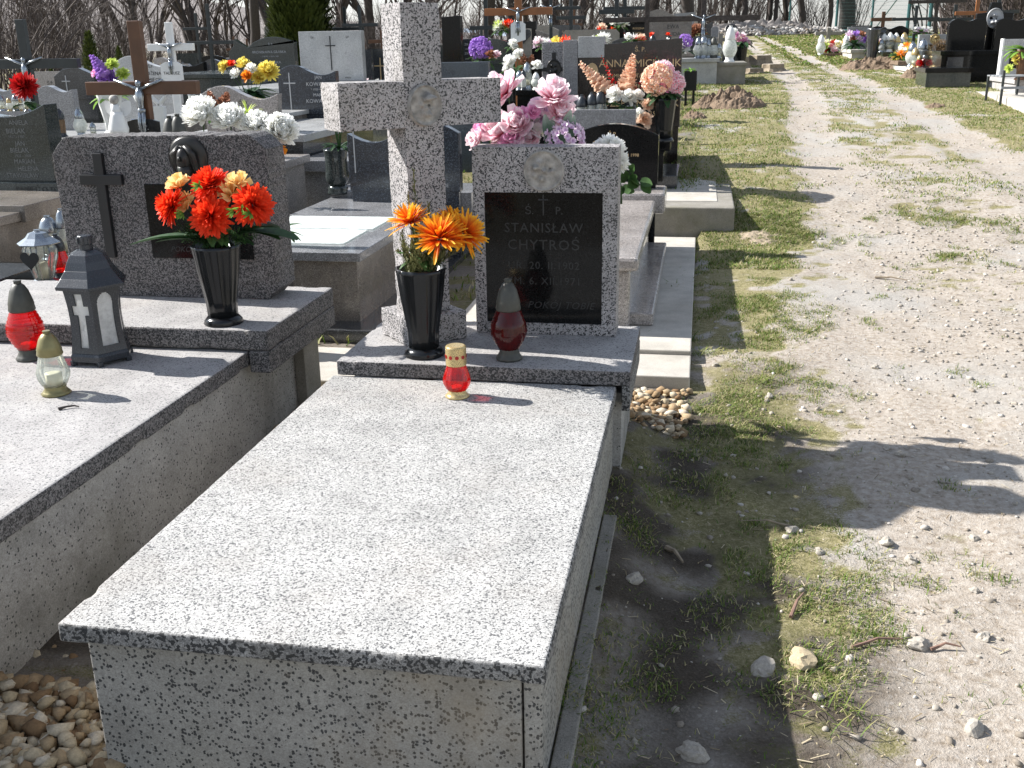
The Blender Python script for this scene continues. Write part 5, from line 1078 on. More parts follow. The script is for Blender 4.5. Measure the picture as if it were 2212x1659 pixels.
# frame-shaped pale grave with thuja ball
yW = PG(1990, 168).y
t, xa, xb, zt_ = rtomb('white concrete box grave with thuja ball and red lanterns right of the lane', 1966, 2040, 146, 172, yW, 1.7, CONC, CONC)
s = stone('pale grey headstone with two dark plaques and a gold medallion right of the lane', 1983, 2052, 74, 138, yW+.9, 'flat', GR_LIGHT, .14)
w_, h_ = s['w'], s['h']
for q in (-1, 1): MB().box(q*w_*.22-w_*.15, q*w_*.22+w_*.15, -.01, 0, h_*.3, h_*.66).build('plaque', BLACK, s, .002)
relief(s, 0, h_*.84, .09, .09, GOLD, 3, 0, .02)
q = PY(2030, 128, yW+.3); th_ = thing('thuja_ball', 'brownish clipped round thuja bush on the white box grave', 'bush', (q.x, q.y, zt_))
b = MB(); rb_ = .24
for i in range(2600):
    d = Vector([rng.gauss(0, 1) for _ in range(3)]).normalized(); p_ = d*rb_*rng.uniform(.8, 1); p_.z += rb_*.95
    b.strip(p_, d+Vector([rng.gauss(0, .5) for _ in range(3)]), (0, 0, 1), .035, .006, .2, 1)
b.build('foliage', petal('thuja_brown', (.1, .07, .03), (.24, .15, .07), trans=.15), th_); MB().tube([(0, 0, -.02), (0, 0, rb_)], .03, 6).build('trunk', BARK, th_)
for i, (px, mt, hh_) in enumerate(((1985, G_RED, .22), (1996, G_RED, .25), (1975, G_CLEAR, .35), (1990, G_WHITE, .5), (1999, G_CLEAR, .4), (1968, G_WHITE, .45))):
    q = PY(px, 140, yW+.15+.07*i); lantern(f'{"red" if mt is G_RED else "clear" if mt is G_CLEAR else "white"} lantern on the white box grave, {["second","fourth","third","fifth","sixth","first"][i]} from the left', (q.x, q.y, zt_), hh_, mt, (GOLD, SILV)[i % 2], ('pear', 'tulip')[i % 2], 1., n=12, group='lanterns on the white box grave')
t, xa, xb, zt2 = rtomb('narrow concrete grave bed filled with flowers left of the white box grave', 1938, 1964, 132, 152, yW+1.5, 1.7, CONC_G, SOILM)
bouquet('orange, white and green flowers on the narrow bed left of the white box grave', PY(1945, 128, yW+2), [(('mum', 'peony')[i % 2], PY(1932+rng.uniform(0, 30), 108+rng.uniform(-8, 18), yW+1.8+.1*i), .13, (rng.uniform(-.4, .4), -.6, .7), (petal('petal_orange', 0, 0), P_WHITE, P_YEL, P_GRN)[i % 4], dict(n=40, nseg=2)) for i in range(12)], leaf=(24, .25, .05, LEAFM))
# black wave grave
yK = PG(1910, 145).y
t, xa, xb, zt_ = rtomb('dark granite grave with a crowd of lanterns right of the lane', 1904, 1948, 112, 140, yK, 2.2, GR_DARK, GR_GREEN)
s = stone('wide black wavy headstone with carved figure behind the crowd of lanterns', 1874, 1962, 56, 112, yK+2., 'curvy', BLACK, .14, None); relief(s, -.1, s['h']*.6, .12, .2, GR_DARK, 31, 0, .02, 'carved_figure')
for i in range(12):
    q = PY(1903+i*4.3, 112, yK+.2+.09*(i % 4)); lantern(f'{ORD[i]} lantern from the left in the crowd before the black wavy headstone', (q.x, q.y, zt_), rng.uniform(.25, .42), (G_WHITE, G_CLEAR, G_WHITE)[i % 3], (SILV, WHITEP, GOLD)[i % 3], ('pear', 'tulip', 'straight')[i % 3], 1., n=10, group='lanterns before the black wavy headstone')
bouquet('pink and yellow flowers among the lanterns before the black wavy headstone', PY(1890, 115, yK+.6), [('peony', PY(px, pz, yK+.7), .12, (0, -.6, .7), mt, dict(n=24, nseg=2)) for px, pz, mt in ((1886, 86, P_MAG), (1893, 90, P_PINK), (1905, 98, P_YEL), (1916, 96, P_YEL), (1912, 88, P_WHITE), (1922, 100, P_WHITE))], leaf=(16, .25, .05, LEAFD))
q = PY(1883, 118, yK+.3); vase('dark vase with pink flowers at the left of the lantern crowd', (q.x, q.y, gz(q.x, q.y)), .75, .14, .1, GR_DARK)
# two more towards the end
y2 = PG(1850, 130).y
t, xa, xb, zt_ = rtomb('pale concrete grave with flaring foot further along the right row', 1836, 1872, 107, 130, y2, 2., CONC, CONC)
stone('grey granite headstone with dried flowers further along the right row', 1830, 1876, 58, 108, y2+1.9, 'flat', GR_GREY, .14)
bouquet('mauve and brown dried flowers before the grey granite headstone on the right row', PY(1845, 105, y2+.8), [('peony', PY(1835+i*7, 76+(i*11) % 22, y2+.9), .13, (0, -.6, .6), (P_LIL, P_RUST, P_VIO)[i % 3], dict(n=22, nseg=2)) for i in range(6)], leaf=(22, .3, .05, LEAFD))
y3 = PG(1795, 122).y
t, xa, xb, zt_ = rtomb('low white planter grave heaped with flowers at the lane side', 1778, 1828, 115, 124, y3, 1.6, CONC, SOILM)
bouquet('heap of white, red, orange and green flowers on the low white planter grave', PY(1800, 112, y3+.5), [(('peony', 'mum')[i % 2], PY(1776+rng.uniform(0, 52), 92+rng.uniform(0, 22), y3+.2+.08*(i % 6)), .13, (rng.uniform(-.5, .5), -.6, .7), (P_WHITE, P_CRIM, petal('petal_orange', 0, 0), P_GRN, P_WHITE, P_YEL, P_PINK)[i % 7], dict(n=36, nseg=2)) for i in range(26)], leaf=(40, .25, .05, LEAFM))
for i, px in enumerate((1772, 1826, 1833)): q = PY(px, 118, y3+.1); lantern(f'white lantern beside the heap of flowers at the lane side, {["left end","right end","outermost right"][i]}', (q.x, q.y, gz(q.x, q.y)), .5, G_WHITE, WHITEP, 'tulip', .9, n=10)
s = stone('weathered grey stone cross behind the heap of flowers', 1786, 1794, 60, 100, y3+2.2, 'flat', CONC_G, .2, cat='stone cross'); s.name = 'stone_cross'; MB().box(-.34, .34, .03, .17, s['h']*.6, s['h']*.8).build('crossbar', CONC_G, s, .006)
cross_at('small dark brown wooden cross above the black wavy headstone', 1908, 25, 42, .62, 30, .09, WOODB)
cross_at('slim black iron cross with name box before the fence gate', 1978, 12, 41, .95, 24, .06, IRON)
cross_at('dark cross with long bar at the frame top right of the gate', 2025, -20, 3, 1.3, 27, .08, BARK)
cross_at('dark iron cross behind the pale two-plaque headstone', 2062, 10, 42, 1.1, 25, .07, IRON)
stone('long low dark headstone by the fence behind the right row', 1868-28, 1882, 55, 80, 34, 'flat', GR_DARK, .2)
bouquet('white and pale blue flowers behind the pale two-plaque headstone', PY(1990, 75, 24), [('peony', PY(1975+i*8, 66+(i*5) % 9, 24), .13, (0, -.6, .7), (P_WHITE, P_LIL)[i % 2], dict(n=22, nseg=2)) for i in range(5)], leaf=(14, .25, .05, LEAFM))

# ---- further rows of the left block: headstones with their graves
SH = ['flat', 'arch', 'round', 'wave', 'hollow', 'gable', 'curvy', 'slant', 'cham']
SHN = dict(flat='square-topped', arch='arched', round='round-topped', wave='wave-topped', hollow='hollow-topped', gable='peaked', curvy='scroll-topped', slant='slant-topped', cham='clipped-corner')
FM = [(GR_GREY, 'grey'), (GR_DARK, 'charcoal'), (BLACK, 'black'), (GR_LIGHT, 'pale grey'), (GR_BROWN, 'brown grey'), (CONC_G, 'weathered concrete'), (GR_GREEN, 'dark green'), (GR_PINK, 'rosy')]
ROWS = ['first', 'second', 'third', 'fourth', 'fifth', 'sixth', 'seventh']
lp = [lantern('white lantern', (0, 0, -50), 1., G_WHITE, SILV, 'tulip', .95, n=10), lantern('clear lantern', (0, 0, -50), 1., G_CLEAR, LANT, 'pear', 1., n=10), lantern('red lantern', (0, 0, -50), 1., G_RED, GOLD, 'pear', 1., n=10)]
used = [0, 0, 0]; LNM = ['white', 'clear dark-capped', 'red']
r2 = random.Random(11)
for ri, y in enumerate((15.6, 18.6, 21.8, 25.2, 29, 33.5, 39)):
    n = (9, 10, 11, 12, 13, 13, 12)[ri]
    xl, xr_ = -.62*y-1.2, .2
    for k_ in range(n):
        x = xl+(xr_-xl)*(k_+.5)/n+r2.uniform(-.3, .3)
        if ri < 2 and x > -1.2: continue
        sh = r2.choice(SH); mt, mn = r2.choice(FM); w_ = r2.uniform(.6, 1.1); h_ = r2.uniform(.55, .85); yy = y+r2.uniform(-.4, .4); zt = gz(x, yy)+r2.uniform(.22, .4)
        nm = f'{mn} {SHN[sh]} headstone, {ORD[k_]} from the left in the {ROWS[ri]} far row'
        st_ = thing('headstone', nm, 'headstone', (x, yy, zt), r2.uniform(-.06, .06), 'headstones in the far rows')
        MB().prism([(-w_/2, 0), (w_/2, 0)]+outline(sh, w_, h_), 0, .12).build('slab', mt, st_)
        if r2.random() < .5: latin(st_, 0, -w_*.25 if sh != 'gable' else 0, .2*h_, .6*h_, .02, r2.choice((LETW, LETG, BLACKM)), d=.003, aw=.5, name='cross')
        if r2.random() < .6 and ri < 4: lettering([('Ś.P.', .09*h_, .08*w_, .75*h_), (r2.choice(('JAN', 'MARIA', 'ZOFIA', 'ADAM', 'EWA')), .13*h_, .1*w_, .55*h_), (r2.choice(('NOWAK', 'WILK', 'MAZUR', 'DUDA')), .13*h_, .1*w_, .38*h_)], st_, LETG if mt in (BLACK, GR_DARK) else LETB)
        sm_ = mt if mt is not CONC_G else CONC
        tomb(f'{mn} grave below the {SHN[sh]} headstone, {ORD[k_]} from the left in the {ROWS[ri]} far row', x-w_/2-.1, x+w_/2+.1, yy-1.9, yy+.3, zt, mt, sm_, .03, .06, group='graves in the far rows', z0=gz(x, yy-1.9)-.1)
        if r2.random() < .62 and ri < 6:
            cols = r2.choice(((P_WHITE, P_PINK), (P_RED, P_WHITE), (P_YEL, P_WHITE), (P_VIO, P_PINK), (P_WHITE, P_WHITE), (P_PEACH, P_CRIM), (P_YEL, P_RED)))
            q = Vector((x+r2.uniform(-.25, .25), yy-r2.uniform(.25, .7), zt+.02)); nh = r2.randint(3, 6)
            bouquet(f'{ {id(P_WHITE):"white",id(P_RED):"red",id(P_YEL):"yellow",id(P_VIO):"violet",id(P_PEACH):"peach"}.get(id(cols[0]),"pink")} grave flowers before the {ORD[k_]} headstone of the {ROWS[ri]} far row', q, [('peony', q+Vector((r2.uniform(-.2, .2), r2.uniform(-.1, .1), r2.uniform(.15, .35))), r2.uniform(.07, .1), (r2.uniform(-.5, .5), -.6, .7), cols[j % 2], dict(n=16, nseg=2)) for j in range(nh)], leaf=(12, .2, .05, LEAFM))
        for j in range(r2.choice((0, 1, 2, 2, 3))):
            if ri > 4: break
            v_ = r2.randrange(3) if r2.random() < .6 else 0; lb = f'{LNM[v_]} lantern, {["left","middle","right"][j]}, on the {ORD[k_]} grave of the {ROWS[ri]} far row'
            lo = (x+(-.3, .02, .3)[j], yy-.2-r2.uniform(0, .5), zt+.001); scl = r2.uniform(.22, .36)
            if not used[v_]: used[v_] = 1; lp[v_].location = lo; lp[v_].scale = (scl,)*3; lp[v_]['label'] = lb; lp[v_]['group'] = 'lanterns in the far rows'
            else: dup(lp[v_], lo, 0, lb, scl, 'lanterns in the far rows')
        if r2.random() < .2: crucifix(f'{"wooden" if k_ % 2 else "iron"} cross beside the {ORD[k_]} headstone of the {ROWS[ri]} far row', (x+w_/2+.25, yy+.1, gz(x, yy)), r2.uniform(1.5, 2.1), .6, 1.3, .07, WOODB if k_ % 2 else IRON, group='crosses in the far rows')

# ================================================================ TREES
def bare_tree(seed, h, r0, lean=0., low=.25, nb=15, depth=3, tw=1.):
    rg = random.Random(seed); T = MB(); C = MB()
    def seg(b, p, d, L, r, lvl, n):
        k = max(3, int(L/.45)) if lvl < 2 else 3; pts = [Vector(p)]; rad = [r]; d = Vector(d).normalized()
        for i in range(k):
            d = (d+Vector((rg.gauss(0, .09), rg.gauss(0, .09), rg.gauss(0, .04)+(.05 if lvl else .0)))*(1+.5*lvl)).normalized(); pts.append(pts[-1]+d*L/k); rad.append(r*(1-(i+1)/k*(.55 if lvl == 0 else .75)))
        b.tube(pts, rad, n, cap=False)
        if lvl >= depth: return
        m_ = nb if lvl == 0 else int((5, 6, 5)[min(lvl-1, 2)]*tw)
        for i in range(m_):
            t = (low+(1-low)*(i+rg.random())/m_) if lvl == 0 else rg.uniform(.2, 1)
            j = min(int(t*k), k-1); p2 = pts[j].lerp(pts[j+1], t*k-j); rr_ = (rad[j]+(rad[j+1]-rad[j])*(t*k-j))*rg.uniform(.35, .6)
            a = rg.random()*6.28; ax = (pts[j+1]-pts[j]).normalized(); o1 = ax.orthogonal().normalized(); o2 = ax.cross(o1); el = rg.uniform(.5, 1.1)
            d2 = ax*math.cos(el)+(o1*math.cos(a)+o2*math.sin(a))*math.sin(el)+Vector((0, 0, .25))
            seg(C, p2, d2, L*rg.uniform(.22, .42)*(1.25-.5*t if lvl == 0 else 1), max(rr_, .004), lvl+1, 5 if lvl == 0 else 3)
    seg(T, (0, 0, -.2), (lean, rg.uniform(-.05, .05), 1), h, r0, 0, 9)
    return T, C
def bush(seed, h, n, tw=7):
    rg = random.Random(seed); C = MB()
    for i in range(n):
        a = rg.random()*6.28; p = Vector((rg.gauss(0, .25), rg.gauss(0, .25), -.1)); d = Vector((math.cos(a)*rg.uniform(.1, .7), math.sin(a)*rg.uniform(.1, .7), 1)).normalized(); L = h*rg.uniform(.6, 1); k = 6; pts = [p]; rad = []
        r = rg.uniform(.012, .03)
        for j in range(k): d = (d+Vector((rg.gauss(0, .12), rg.gauss(0, .12), -.03))).normalized(); pts.append(pts[-1]+d*L/k)
        C.tube(pts, [r*(1-.85*j/k) for j in range(k+1)], 4, cap=False)
        for j in range(tw):
            t = rg.uniform(.15, 1); q = min(int(t*k), k-1); p2 = pts[q].lerp(pts[q+1], t*k-q); d2 = ((pts[q+1]-pts[q]).normalized()+Vector((rg.gauss(0, .6), rg.gauss(0, .6), rg.gauss(.2, .4)))).normalized(); l2 = L*rg.uniform(.12, .35)
            p3 = p2+d2*l2*.5; p4 = p3+(d2+Vector((rg.gauss(0, .3), rg.gauss(0, .3), .1))).normalized()*l2*.5; C.tube([p2, p3, p4], [r*.4, r*.25, .003], 3, cap=False)
            for m_ in range(2): d3 = (d2+Vector((rg.gauss(0, .7), rg.gauss(0, .7), rg.gauss(0, .4)))).normalized(); C.tube([p3, p3+d3*l2*.5], [.005, .002], 3, cap=False)
    return C
TV = []
specs = [(3, 11, .17, 0, .12, 26), (5, 13, .22, .08, .2, 24), (8, 9, .09, -.1, .08, 22), (13, 10, .12, .12, .1, 26), (21, 12, .15, -.06, .15, 24), (34, 8, .07, .05, .05, 22), (55, 14, .28, .0, .25, 22)]
for i, (sd, h_, r0, ln, lw, nb) in enumerate(specs):
    T, C = bare_tree(sd, h_, r0, ln, lw, nb); t = thing('bare_tree', 'bare tree', 'tree', (0, 0, -90)); T.build('trunk', BARK, t, smooth=True); C.build('crown', TWIG, t); TV.append(t)
BV = []
for i, (sd, h_, n) in enumerate(((2, 3.6, 26), (4, 2.8, 30), (6, 4.6, 22), (9, 2.2, 34))):
    t = thing('bare_shrub', 'bare shrub', 'shrub', (0, 0, -90)); bush(sd, h_, n).build('branches', TWIG, t); BV.append(t)
usedT = set(); cnt = 0
def plant(pool, v, x, y, label, group, rz, scl, sink=0.):
    o = pool[v]; l = (x, y, gz(x, y)-sink)
    if o.name not in usedT: usedT.add(o.name); o.location = l; o.rotation_euler = (0, 0, rz); o.scale = (scl,)*3; o['label'] = label; o['group'] = group; return o
    return dup(o, l, rz, label, scl, group)
# named trunks at the lane end, right of centre
for i, (px, y, v, rz, scl, lb) in enumerate(((1735, 56, 4, 0, 1.2, 'straight bare tree with dark trunk just left of the fence gate'), (1788, 52, 3, 2.2, 1.0, 'leaning bare tree with curved trunk left of the green gate post'), (1825, 48, 6, 1., 1.25, 'thickest bare trunk standing behind the green gate'), (1480, 50, 1, .5, 1.3, 'thick bare tree behind the leaning wooden cross'), (1655, 60, 3, 1.2, 1.1, 'bare tree with bent trunk above the rubble heap'), (1600, 58, 0, 3., 1.0, 'slim bare tree left of the rubble heap'),
      (1700, 60, 5, .4, 1.2, 'young bare tree above the right end of the rubble heap'), (1050, 52, 6, 2., 1.1, 'thick dark bare trunk above the wide arched headstone'), (1100, 54, 4, 4., 1.3, 'bare tree just left of the orange brown cross'), (1250, 56, 0, 1.5, 1.2, 'bare tree above the grey pillar and pale block'), (540, 50, 1, 2.4, 1.2, 'crooked bare tree left of the gothic stele'), (420, 56, 0, 5., 1.1, 'bare tree above the black iron crosses'))):
    q = PY(px, 75, y); plant(TV, v, q.x, y, lb, 'bare trees along the cemetery edge', rz, scl)
r3 = random.Random(17); k_ = 0
for row, (y, n) in enumerate(((58, 26), (66, 26), (76, 24))):
    for i in range(n):
        px = -140+1840*(i+r3.random())/n; q = PY(px, 80, y); yy = y+r3.uniform(-2.5, 2.5)
        sec = min(int((px+140)/1840*8), 7)
        plant(TV, r3.randrange(7), q.x, yy, f'bare tree in the {["front","middle","rear"][row]} line of the woods, {ORD[i]} from the left', 'bare trees of the wood edge', r3.random()*6.28, r3.uniform(.75, 1.25))
for row, (y, n) in enumerate(((54, 30), (62, 28), (71, 30))):
    for i in range(n):
        px = -160+1860*(i+r3.random())/n
        if row == 0 and 1560 < px: continue
        q = PY(px, 80, y); plant(BV, r3.randrange(4), q.x, y+r3.uniform(-3, 2), f'leafless {["tall","low","spreading"][row]} shrub in the {["front","middle","rear"][row]} thicket, {ORD[i]} from the left', 'leafless shrubs of the wood edge', r3.random()*6.28, r3.uniform(.7, 1.25)*(1.25 if px < 250 else 1))
# arching scrub at the far left and right
for i, (px, y, scl) in enumerate(((20, 34, 1.5), (70, 36, 1.4), (130, 38, 1.5), (180, 40, 1.3), (-20, 32, 1.5), (240, 42, 1.2))):
    q = PY(px, 100, y); plant(BV, (2, 0)[i % 2], q.x, y, f'arching leafless shrub beyond the left edge graves, {["second","third","fourth","fifth","first","sixth"][i]} from the left', 'arching shrubs at the left', r3.random()*6, scl)
for i, (px, y, scl) in enumerate(((2040, 40, 1.5), (2090, 38, 1.5), (2140, 36, 1.6), (2190, 34, 1.6), (2220, 30, 1.4), (2060, 46, 1.6), (2120, 44, 1.6), (2180, 42, 1.6), (1740, 60, .8), (1770, 58, .7), (1850, 56, .8), (2100, 32, 1.2), (2165, 30, 1.2))):
    q = PY(px, 80, y); plant(BV, i % 4, q.x, y, f'bare shrub on the right side behind the fence, {ORD[i]} of its group', 'leafless shrubs right of the gate', r3.random()*6, scl)
# conifers
def conifer(label, px, pb, ptop, y, rad, n=3500, colr='green', power=.75):
    q = PY(px, pb, y); g_ = gz(q.x, y); h_ = PY(px, ptop, y).z-g_
    t = thing('thuja', label, 'conifer', (q.x, y, g_)); b = MB(); rg = random.Random(int(px)); sc_ = h_/2.2
    for i in range(n):
        z = rg.random()**1.1; a = rg.random()*6.28; prof = rad*min(1, (1-z)**power*1.15)*(min(1, .45+z*5)); k_ = rg.uniform(.72, 1.05)*(1+.12*math.sin(a*5+z*14)); p_ = Vector((math.cos(a)*prof*k_, math.sin(a)*prof*k_, .03+z*h_*.97))
        b.strip(p_, (math.cos(a)*.5+rg.gauss(0, .25), math.sin(a)*.5+rg.gauss(0, .25), 1), (math.cos(a), math.sin(a), 0), .09*sc_*rg.uniform(.6, 1.3), .018*sc_, .3, 2)
    b.build('foliage', THUJA, t); MB().tube([(0, 0, -.1), (0, 0, h_*.9)], [.05*sc_, .01], 6).build('trunk', BARK, t)
THUJA = petal('thuja_green', (.025, .04, .008), (.07, .09, .018), trans=.15)
conifer('large dark columnar conifer behind the white granite headstone', 655, 172, -330, 17.5, .44, 22000, power=.35)
for px, pt, y, rd, nm in ((52, 158, 19, .3, 'leftmost'), (118, 148, 20, .24, 'second from left'), (80, 165, 18, .2, 'low one between the two leftmost'), (226, 150, 19, .2, 'fourth from left'), (277, 142, 19, .22, 'just left of the tallest'), (208, 68, 18, .33, 'tallest one above the violet flowers'), (168, 150, 18.5, .2, 'right of the dark cross arm'), (268, 100, 30, .3, 'slim one beside the brown cross top')):
    if nm.startswith('tallest'): px = 208
    conifer(f'young pointed thuja in the left row, {nm}', px, 200, pt, y, rd, 2600)
# ---- fence and gate
def fence():
    y = 46; a = PY(1703, 70, 50); 
    t = thing('fence', 'green metal fence with tall posts, top rail and wire mesh beyond the lane end', 'fence', (0, 0, 0)); pts = []
    for px, yy in ((1703, 52), (1804, 48), (1880, 42), (1958, 36), (2005, 33)):
        q = PY(px, 80, yy); z_ = gz(q.x, yy); pts.append((q.x, yy, z_)); r_ = .055 if px in (1804, 1958, 2005) else .04
        MB().tube([(q.x, yy, z_-.1), (q.x, yy, z_+1.95)], r_, 8).build('post', GREENM, t)
    for (a, b) in zip(pts[1:], pts[2:]):
        MB().tube([(a[0], a[1], a[2]+1.75), (b[0], b[1], b[2]+1.75)], .025, 6).build('top_rail', GREENM, t); MB().tube([(a[0], a[1], a[2]+.15), (b[0], b[1], b[2]+.15)], .02, 6).build('bottom_rail', GREENM, t)
        o = MB(); L = math.dist(a, b); n = int(L/.12)
        for i in range(1, n): u = i/n; o.tube([(a[0]+(b[0]-a[0])*u, a[1]+(b[1]-a[1])*u, a[2]+(b[2]-a[2])*u+.15), (a[0]+(b[0]-a[0])*u, a[1]+(b[1]-a[1])*u, a[2]+(b[2]-a[2])*u+1.75)], .003, 3, cap=False)
        for i in range(1, 12): o.tube([(a[0], a[1], a[2]+.15+i*.133), (b[0], b[1], b[2]+.15+i*.133)], .003, 3, cap=False)
        o.build('wire_mesh', GREENM, t)
    a, b = pts[2], pts[3]; MB().tube([(a[0]+.1, a[1], a[2]+.2), (b[0]-.1, b[1], b[2]+1.7)], .02, 6).build('brace', GREENM, t)
    a, b = pts[0], pts[1]; MB().tube([(a[0], a[1], a[2]+1.7), (b[0], b[1], b[2]+1.7)], .01, 5).build('tension_wire', GREENM, t)
fence()

# ================================================================ LOOSE GROUND THINGS
ICO = bpy.data.meshes.new('ico'); bb = bmesh.new(); bmesh.ops.create_icosphere(bb, subdivisions=1, radius=1); IV = np.array([v.co[:] for v in bb.verts]); IF = np.array([[v.index for v in f.verts] for f in bb.faces]); bmesh.ops.subdivide_edges(bb, edges=bb.edges[:], cuts=2, use_grid_fill=True); bb.verts.ensure_lookup_table(); IV2 = np.array([v.co.normalized()[:] for v in bb.verts]); IF2 = [[v.index for v in f.verts] for f in bb.faces]; bb.free(); bpy.data.meshes.remove(ICO)
def raw(name, V, Fc, mat, pt=None):
    me = bpy.data.meshes.new(name); k = Fc.shape[1]
    me.vertices.add(len(V)); me.vertices.foreach_set('co', V.ravel()); me.loops.add(Fc.size); me.loops.foreach_set('vertex_index', Fc.ravel().astype(np.int32)); me.polygons.add(len(Fc)); me.polygons.foreach_set('loop_start', np.arange(0, Fc.size, k)); me.polygons.foreach_set('loop_total', np.full(len(Fc), k)); me.update(calc_edges=True)
    if pt is not None: a = me.attributes.new('pt', 'FLOAT', 'POINT'); a.data.foreach_set('value', pt)
    me.materials.append(mat); o = bpy.data.objects.new(name, me); col.objects.link(o); return o
def stones(name, x, y, z, s, mat, flat=.65, seed=0):
    n = len(x); r_ = np.random.RandomState(seed); V = IV[None]*(1+r_.uniform(-.4, .4, (n, len(IV), 1)))
    V = V*(s[:, None, None]*np.stack([r_.uniform(.75, 1.35, n), r_.uniform(.7, 1.2, n), r_.uniform(.45, .9, n)*flat/.65], 1)[:, None, :])
    a = r_.uniform(0, 6.28, n); c_, s_ = np.cos(a)[:, None], np.sin(a)[:, None]; Vx = V[..., 0]*c_-V[..., 1]*s_; Vy = V[..., 0]*s_+V[..., 1]*c_
    V = np.stack([Vx+x[:, None], Vy+y[:, None], V[..., 2]+z[:, None]], -1).reshape(-1, 3); Fc = (IF[None]+np.arange(n)[:, None, None]*len(IV)).reshape(-1, 3)
    pt = np.repeat(r_.random(n), len(IV)); return raw(name, V, Fc, mat, pt)
def stonemat(name, stops):
    s = N(name); at_ = s.n('Attribute'); at_.attribute_name = 'pt'; tc = s.n('TexCoord').outputs['Object']; c = s.ramp(at_.outputs['Fac'], stops)
    f = s.noise(tc, 120, 4, .7); c = s.mix(1., c, s.ramp(f, [(.3, .7), (.7, 1.15)]), 'MULTIPLY'); s.bsdf(c, .9, .25, 0, f, .5, .002); return s.m
M_GRAV = stonemat('gravel_grey', [(0, (.24, .205, .165)), (.6, (.37, .335, .285)), (1, (.54, .5, .45))])
M_YEL = stonemat('gravel_limestone', [(0, (.17, .1, .05)), (.3, (.33, .23, .13)), (.6, (.42, .34, .22)), (1, (.58, .51, .4))])
# yellow limestone gravel between and around the graves
def patch(name, x0, x1, y0, y1, n, s0, s1, zf, seed, label=None):
    r_ = np.random.RandomState(seed); x = r_.uniform(x0, x1, n); y = r_.uniform(y0, y1, n); s = r_.uniform(s0, s1, n); o = stones(name, x, y, GH(x, y)+zf(r_, n), s, M_YEL, seed=seed); tag(o, kind='stuff'); return o
patch('limestone_gravel', -1.8, -1.25, .9, 2.0, 2600, .012, .03, lambda r_, n: r_.uniform(.0, .05, n), 3)
patch('limestone_gravel', -1.76, -1.25, 2.0, 4.4, 2600, .013, .028, lambda r_, n: r_.uniform(-.05, -.01, n), 7)
patch('limestone_gravel', -.3, .0, 3.95, 4.5, 240, .011, .026, lambda r_, n: r_.uniform(-.01, .02, n), 4)
# lane gravel, finer with distance from the heaps
r_ = np.random.RandomState(5); n = 170000; x = r_.uniform(.3, 6., n); y = 1.6+20*r_.random(n)**1.6
tr_ = tracks(x, y); hp_ = np.exp(-(((x-1.75)/.5)**2+((y-8.6)/1.8)**2))+.6*np.exp(-(((x-2.7)/.9)**2+((y-4.6)/2.2)**2))+.4*np.exp(-(((x-1.6)/.5)**2+((y-5.8)/1.5)**2))
keep = r_.random(n) < (.1*tr_+.8*hp_*tr_); x, y = x[keep], y[keep]; s = .0028+.012*r_.random(len(x))**7
tag(stones('lane_gravel', x, y, GH(x, y)+s*.2, s, M_GRAV, seed=6), kind='stuff')
r_ = np.random.RandomState(9); n = 1500; x = r_.uniform(-.3, 3.2, n); y = r_.uniform(1.5, 6, n); s = .003+.011*r_.random(n)**3
tag(stones('pebbles', x, y, GH(x, y)+s*.1, s, M_GRAV, seed=10), kind='stuff')
# individually visible stones: (pixel, half size, words)
for i, (px, py, s_, c_, wd) in enumerate(((1010*1.0+722, 1432, .04, 1, 'largest cream stone at the shadow edge lower right'), (1986, 1392, .03, 0, 'squarish white stone beside a twig on the lane'), (1647, 1457, .034, 0, 'pale flat stone in the shadow of the slab'), (1710, 1140, .022, 0, 'whitish stone at the corner of the cross shadow'), (1915, 1165, .026, 0, 'low pale stone right of the cross shadow arm'), (1770, 1185, .018, 0, 'round pink grey stone below the cross shadow'), (1970, 1200, .022, 0, 'reddish flat stone near the lane edge'), (1662, 857, .021, 0, 'pale stone in the sunlit grass right of the apron'), (1545, 793, .019, 0, 'grey stone in the grass close to the apron corner'), (1946, 983, .022, 0, 'pale stone beyond the cross shadow tip'), (1915, 968, .016, 0, 'small grey stone left of the pale one beyond the shadow tip'), (2105, 1152, .018, 0, 'light stone on the lane right of the cross shadow'), (2107, 1570, .026, 0, 'pale stone low on the lane near the frame bottom'), (1497, 1640, .033, 0, 'grey stone in the shadow at the frame bottom'), (2125, 1375, .02, 0, 'small grey white stone on the lane at the right'), (1890, 793, .018, 0, 'grey pebble on the lane beside a pale leaf'), (1370, 1287, .028, 0, 'white grey stone in the shadow close to the footing'), (2035+70, 1275, .014, 0, 'small light stone near the right frame edge'))):
    q = PG(px, py); r_ = np.random.RandomState(40+i); V = np.array([tuple(Vector(v)*(1+.5*mnoise.noise(Vector(v)*1.1+Vector((i*3.1, 0, 0)))+.22*mnoise.noise(Vector(v)*3.3+Vector((i*7.1, 0, 0))))) for v in IV2])*np.array([1.15, .9, .68])*s_*.92
    me = MB(); me.add([tuple(v) for v in V], [tuple(f) for f in IF2]); o = me.build('stone', (M_GRAV, M_YEL)[c_], None); o.location = (q.x, q.y, gz(q.x, q.y)+s_*.22); o.rotation_euler = (r_.uniform(-.3, .3), r_.uniform(-.3, .3), r_.uniform(0, 6)); a = o.data.attributes.new('pt', 'FLOAT', 'POINT'); a.data.foreach_set('value', [.62]*len(o.data.vertices))
    tag(o, wd, 'stone', 'loose stones on the ground')
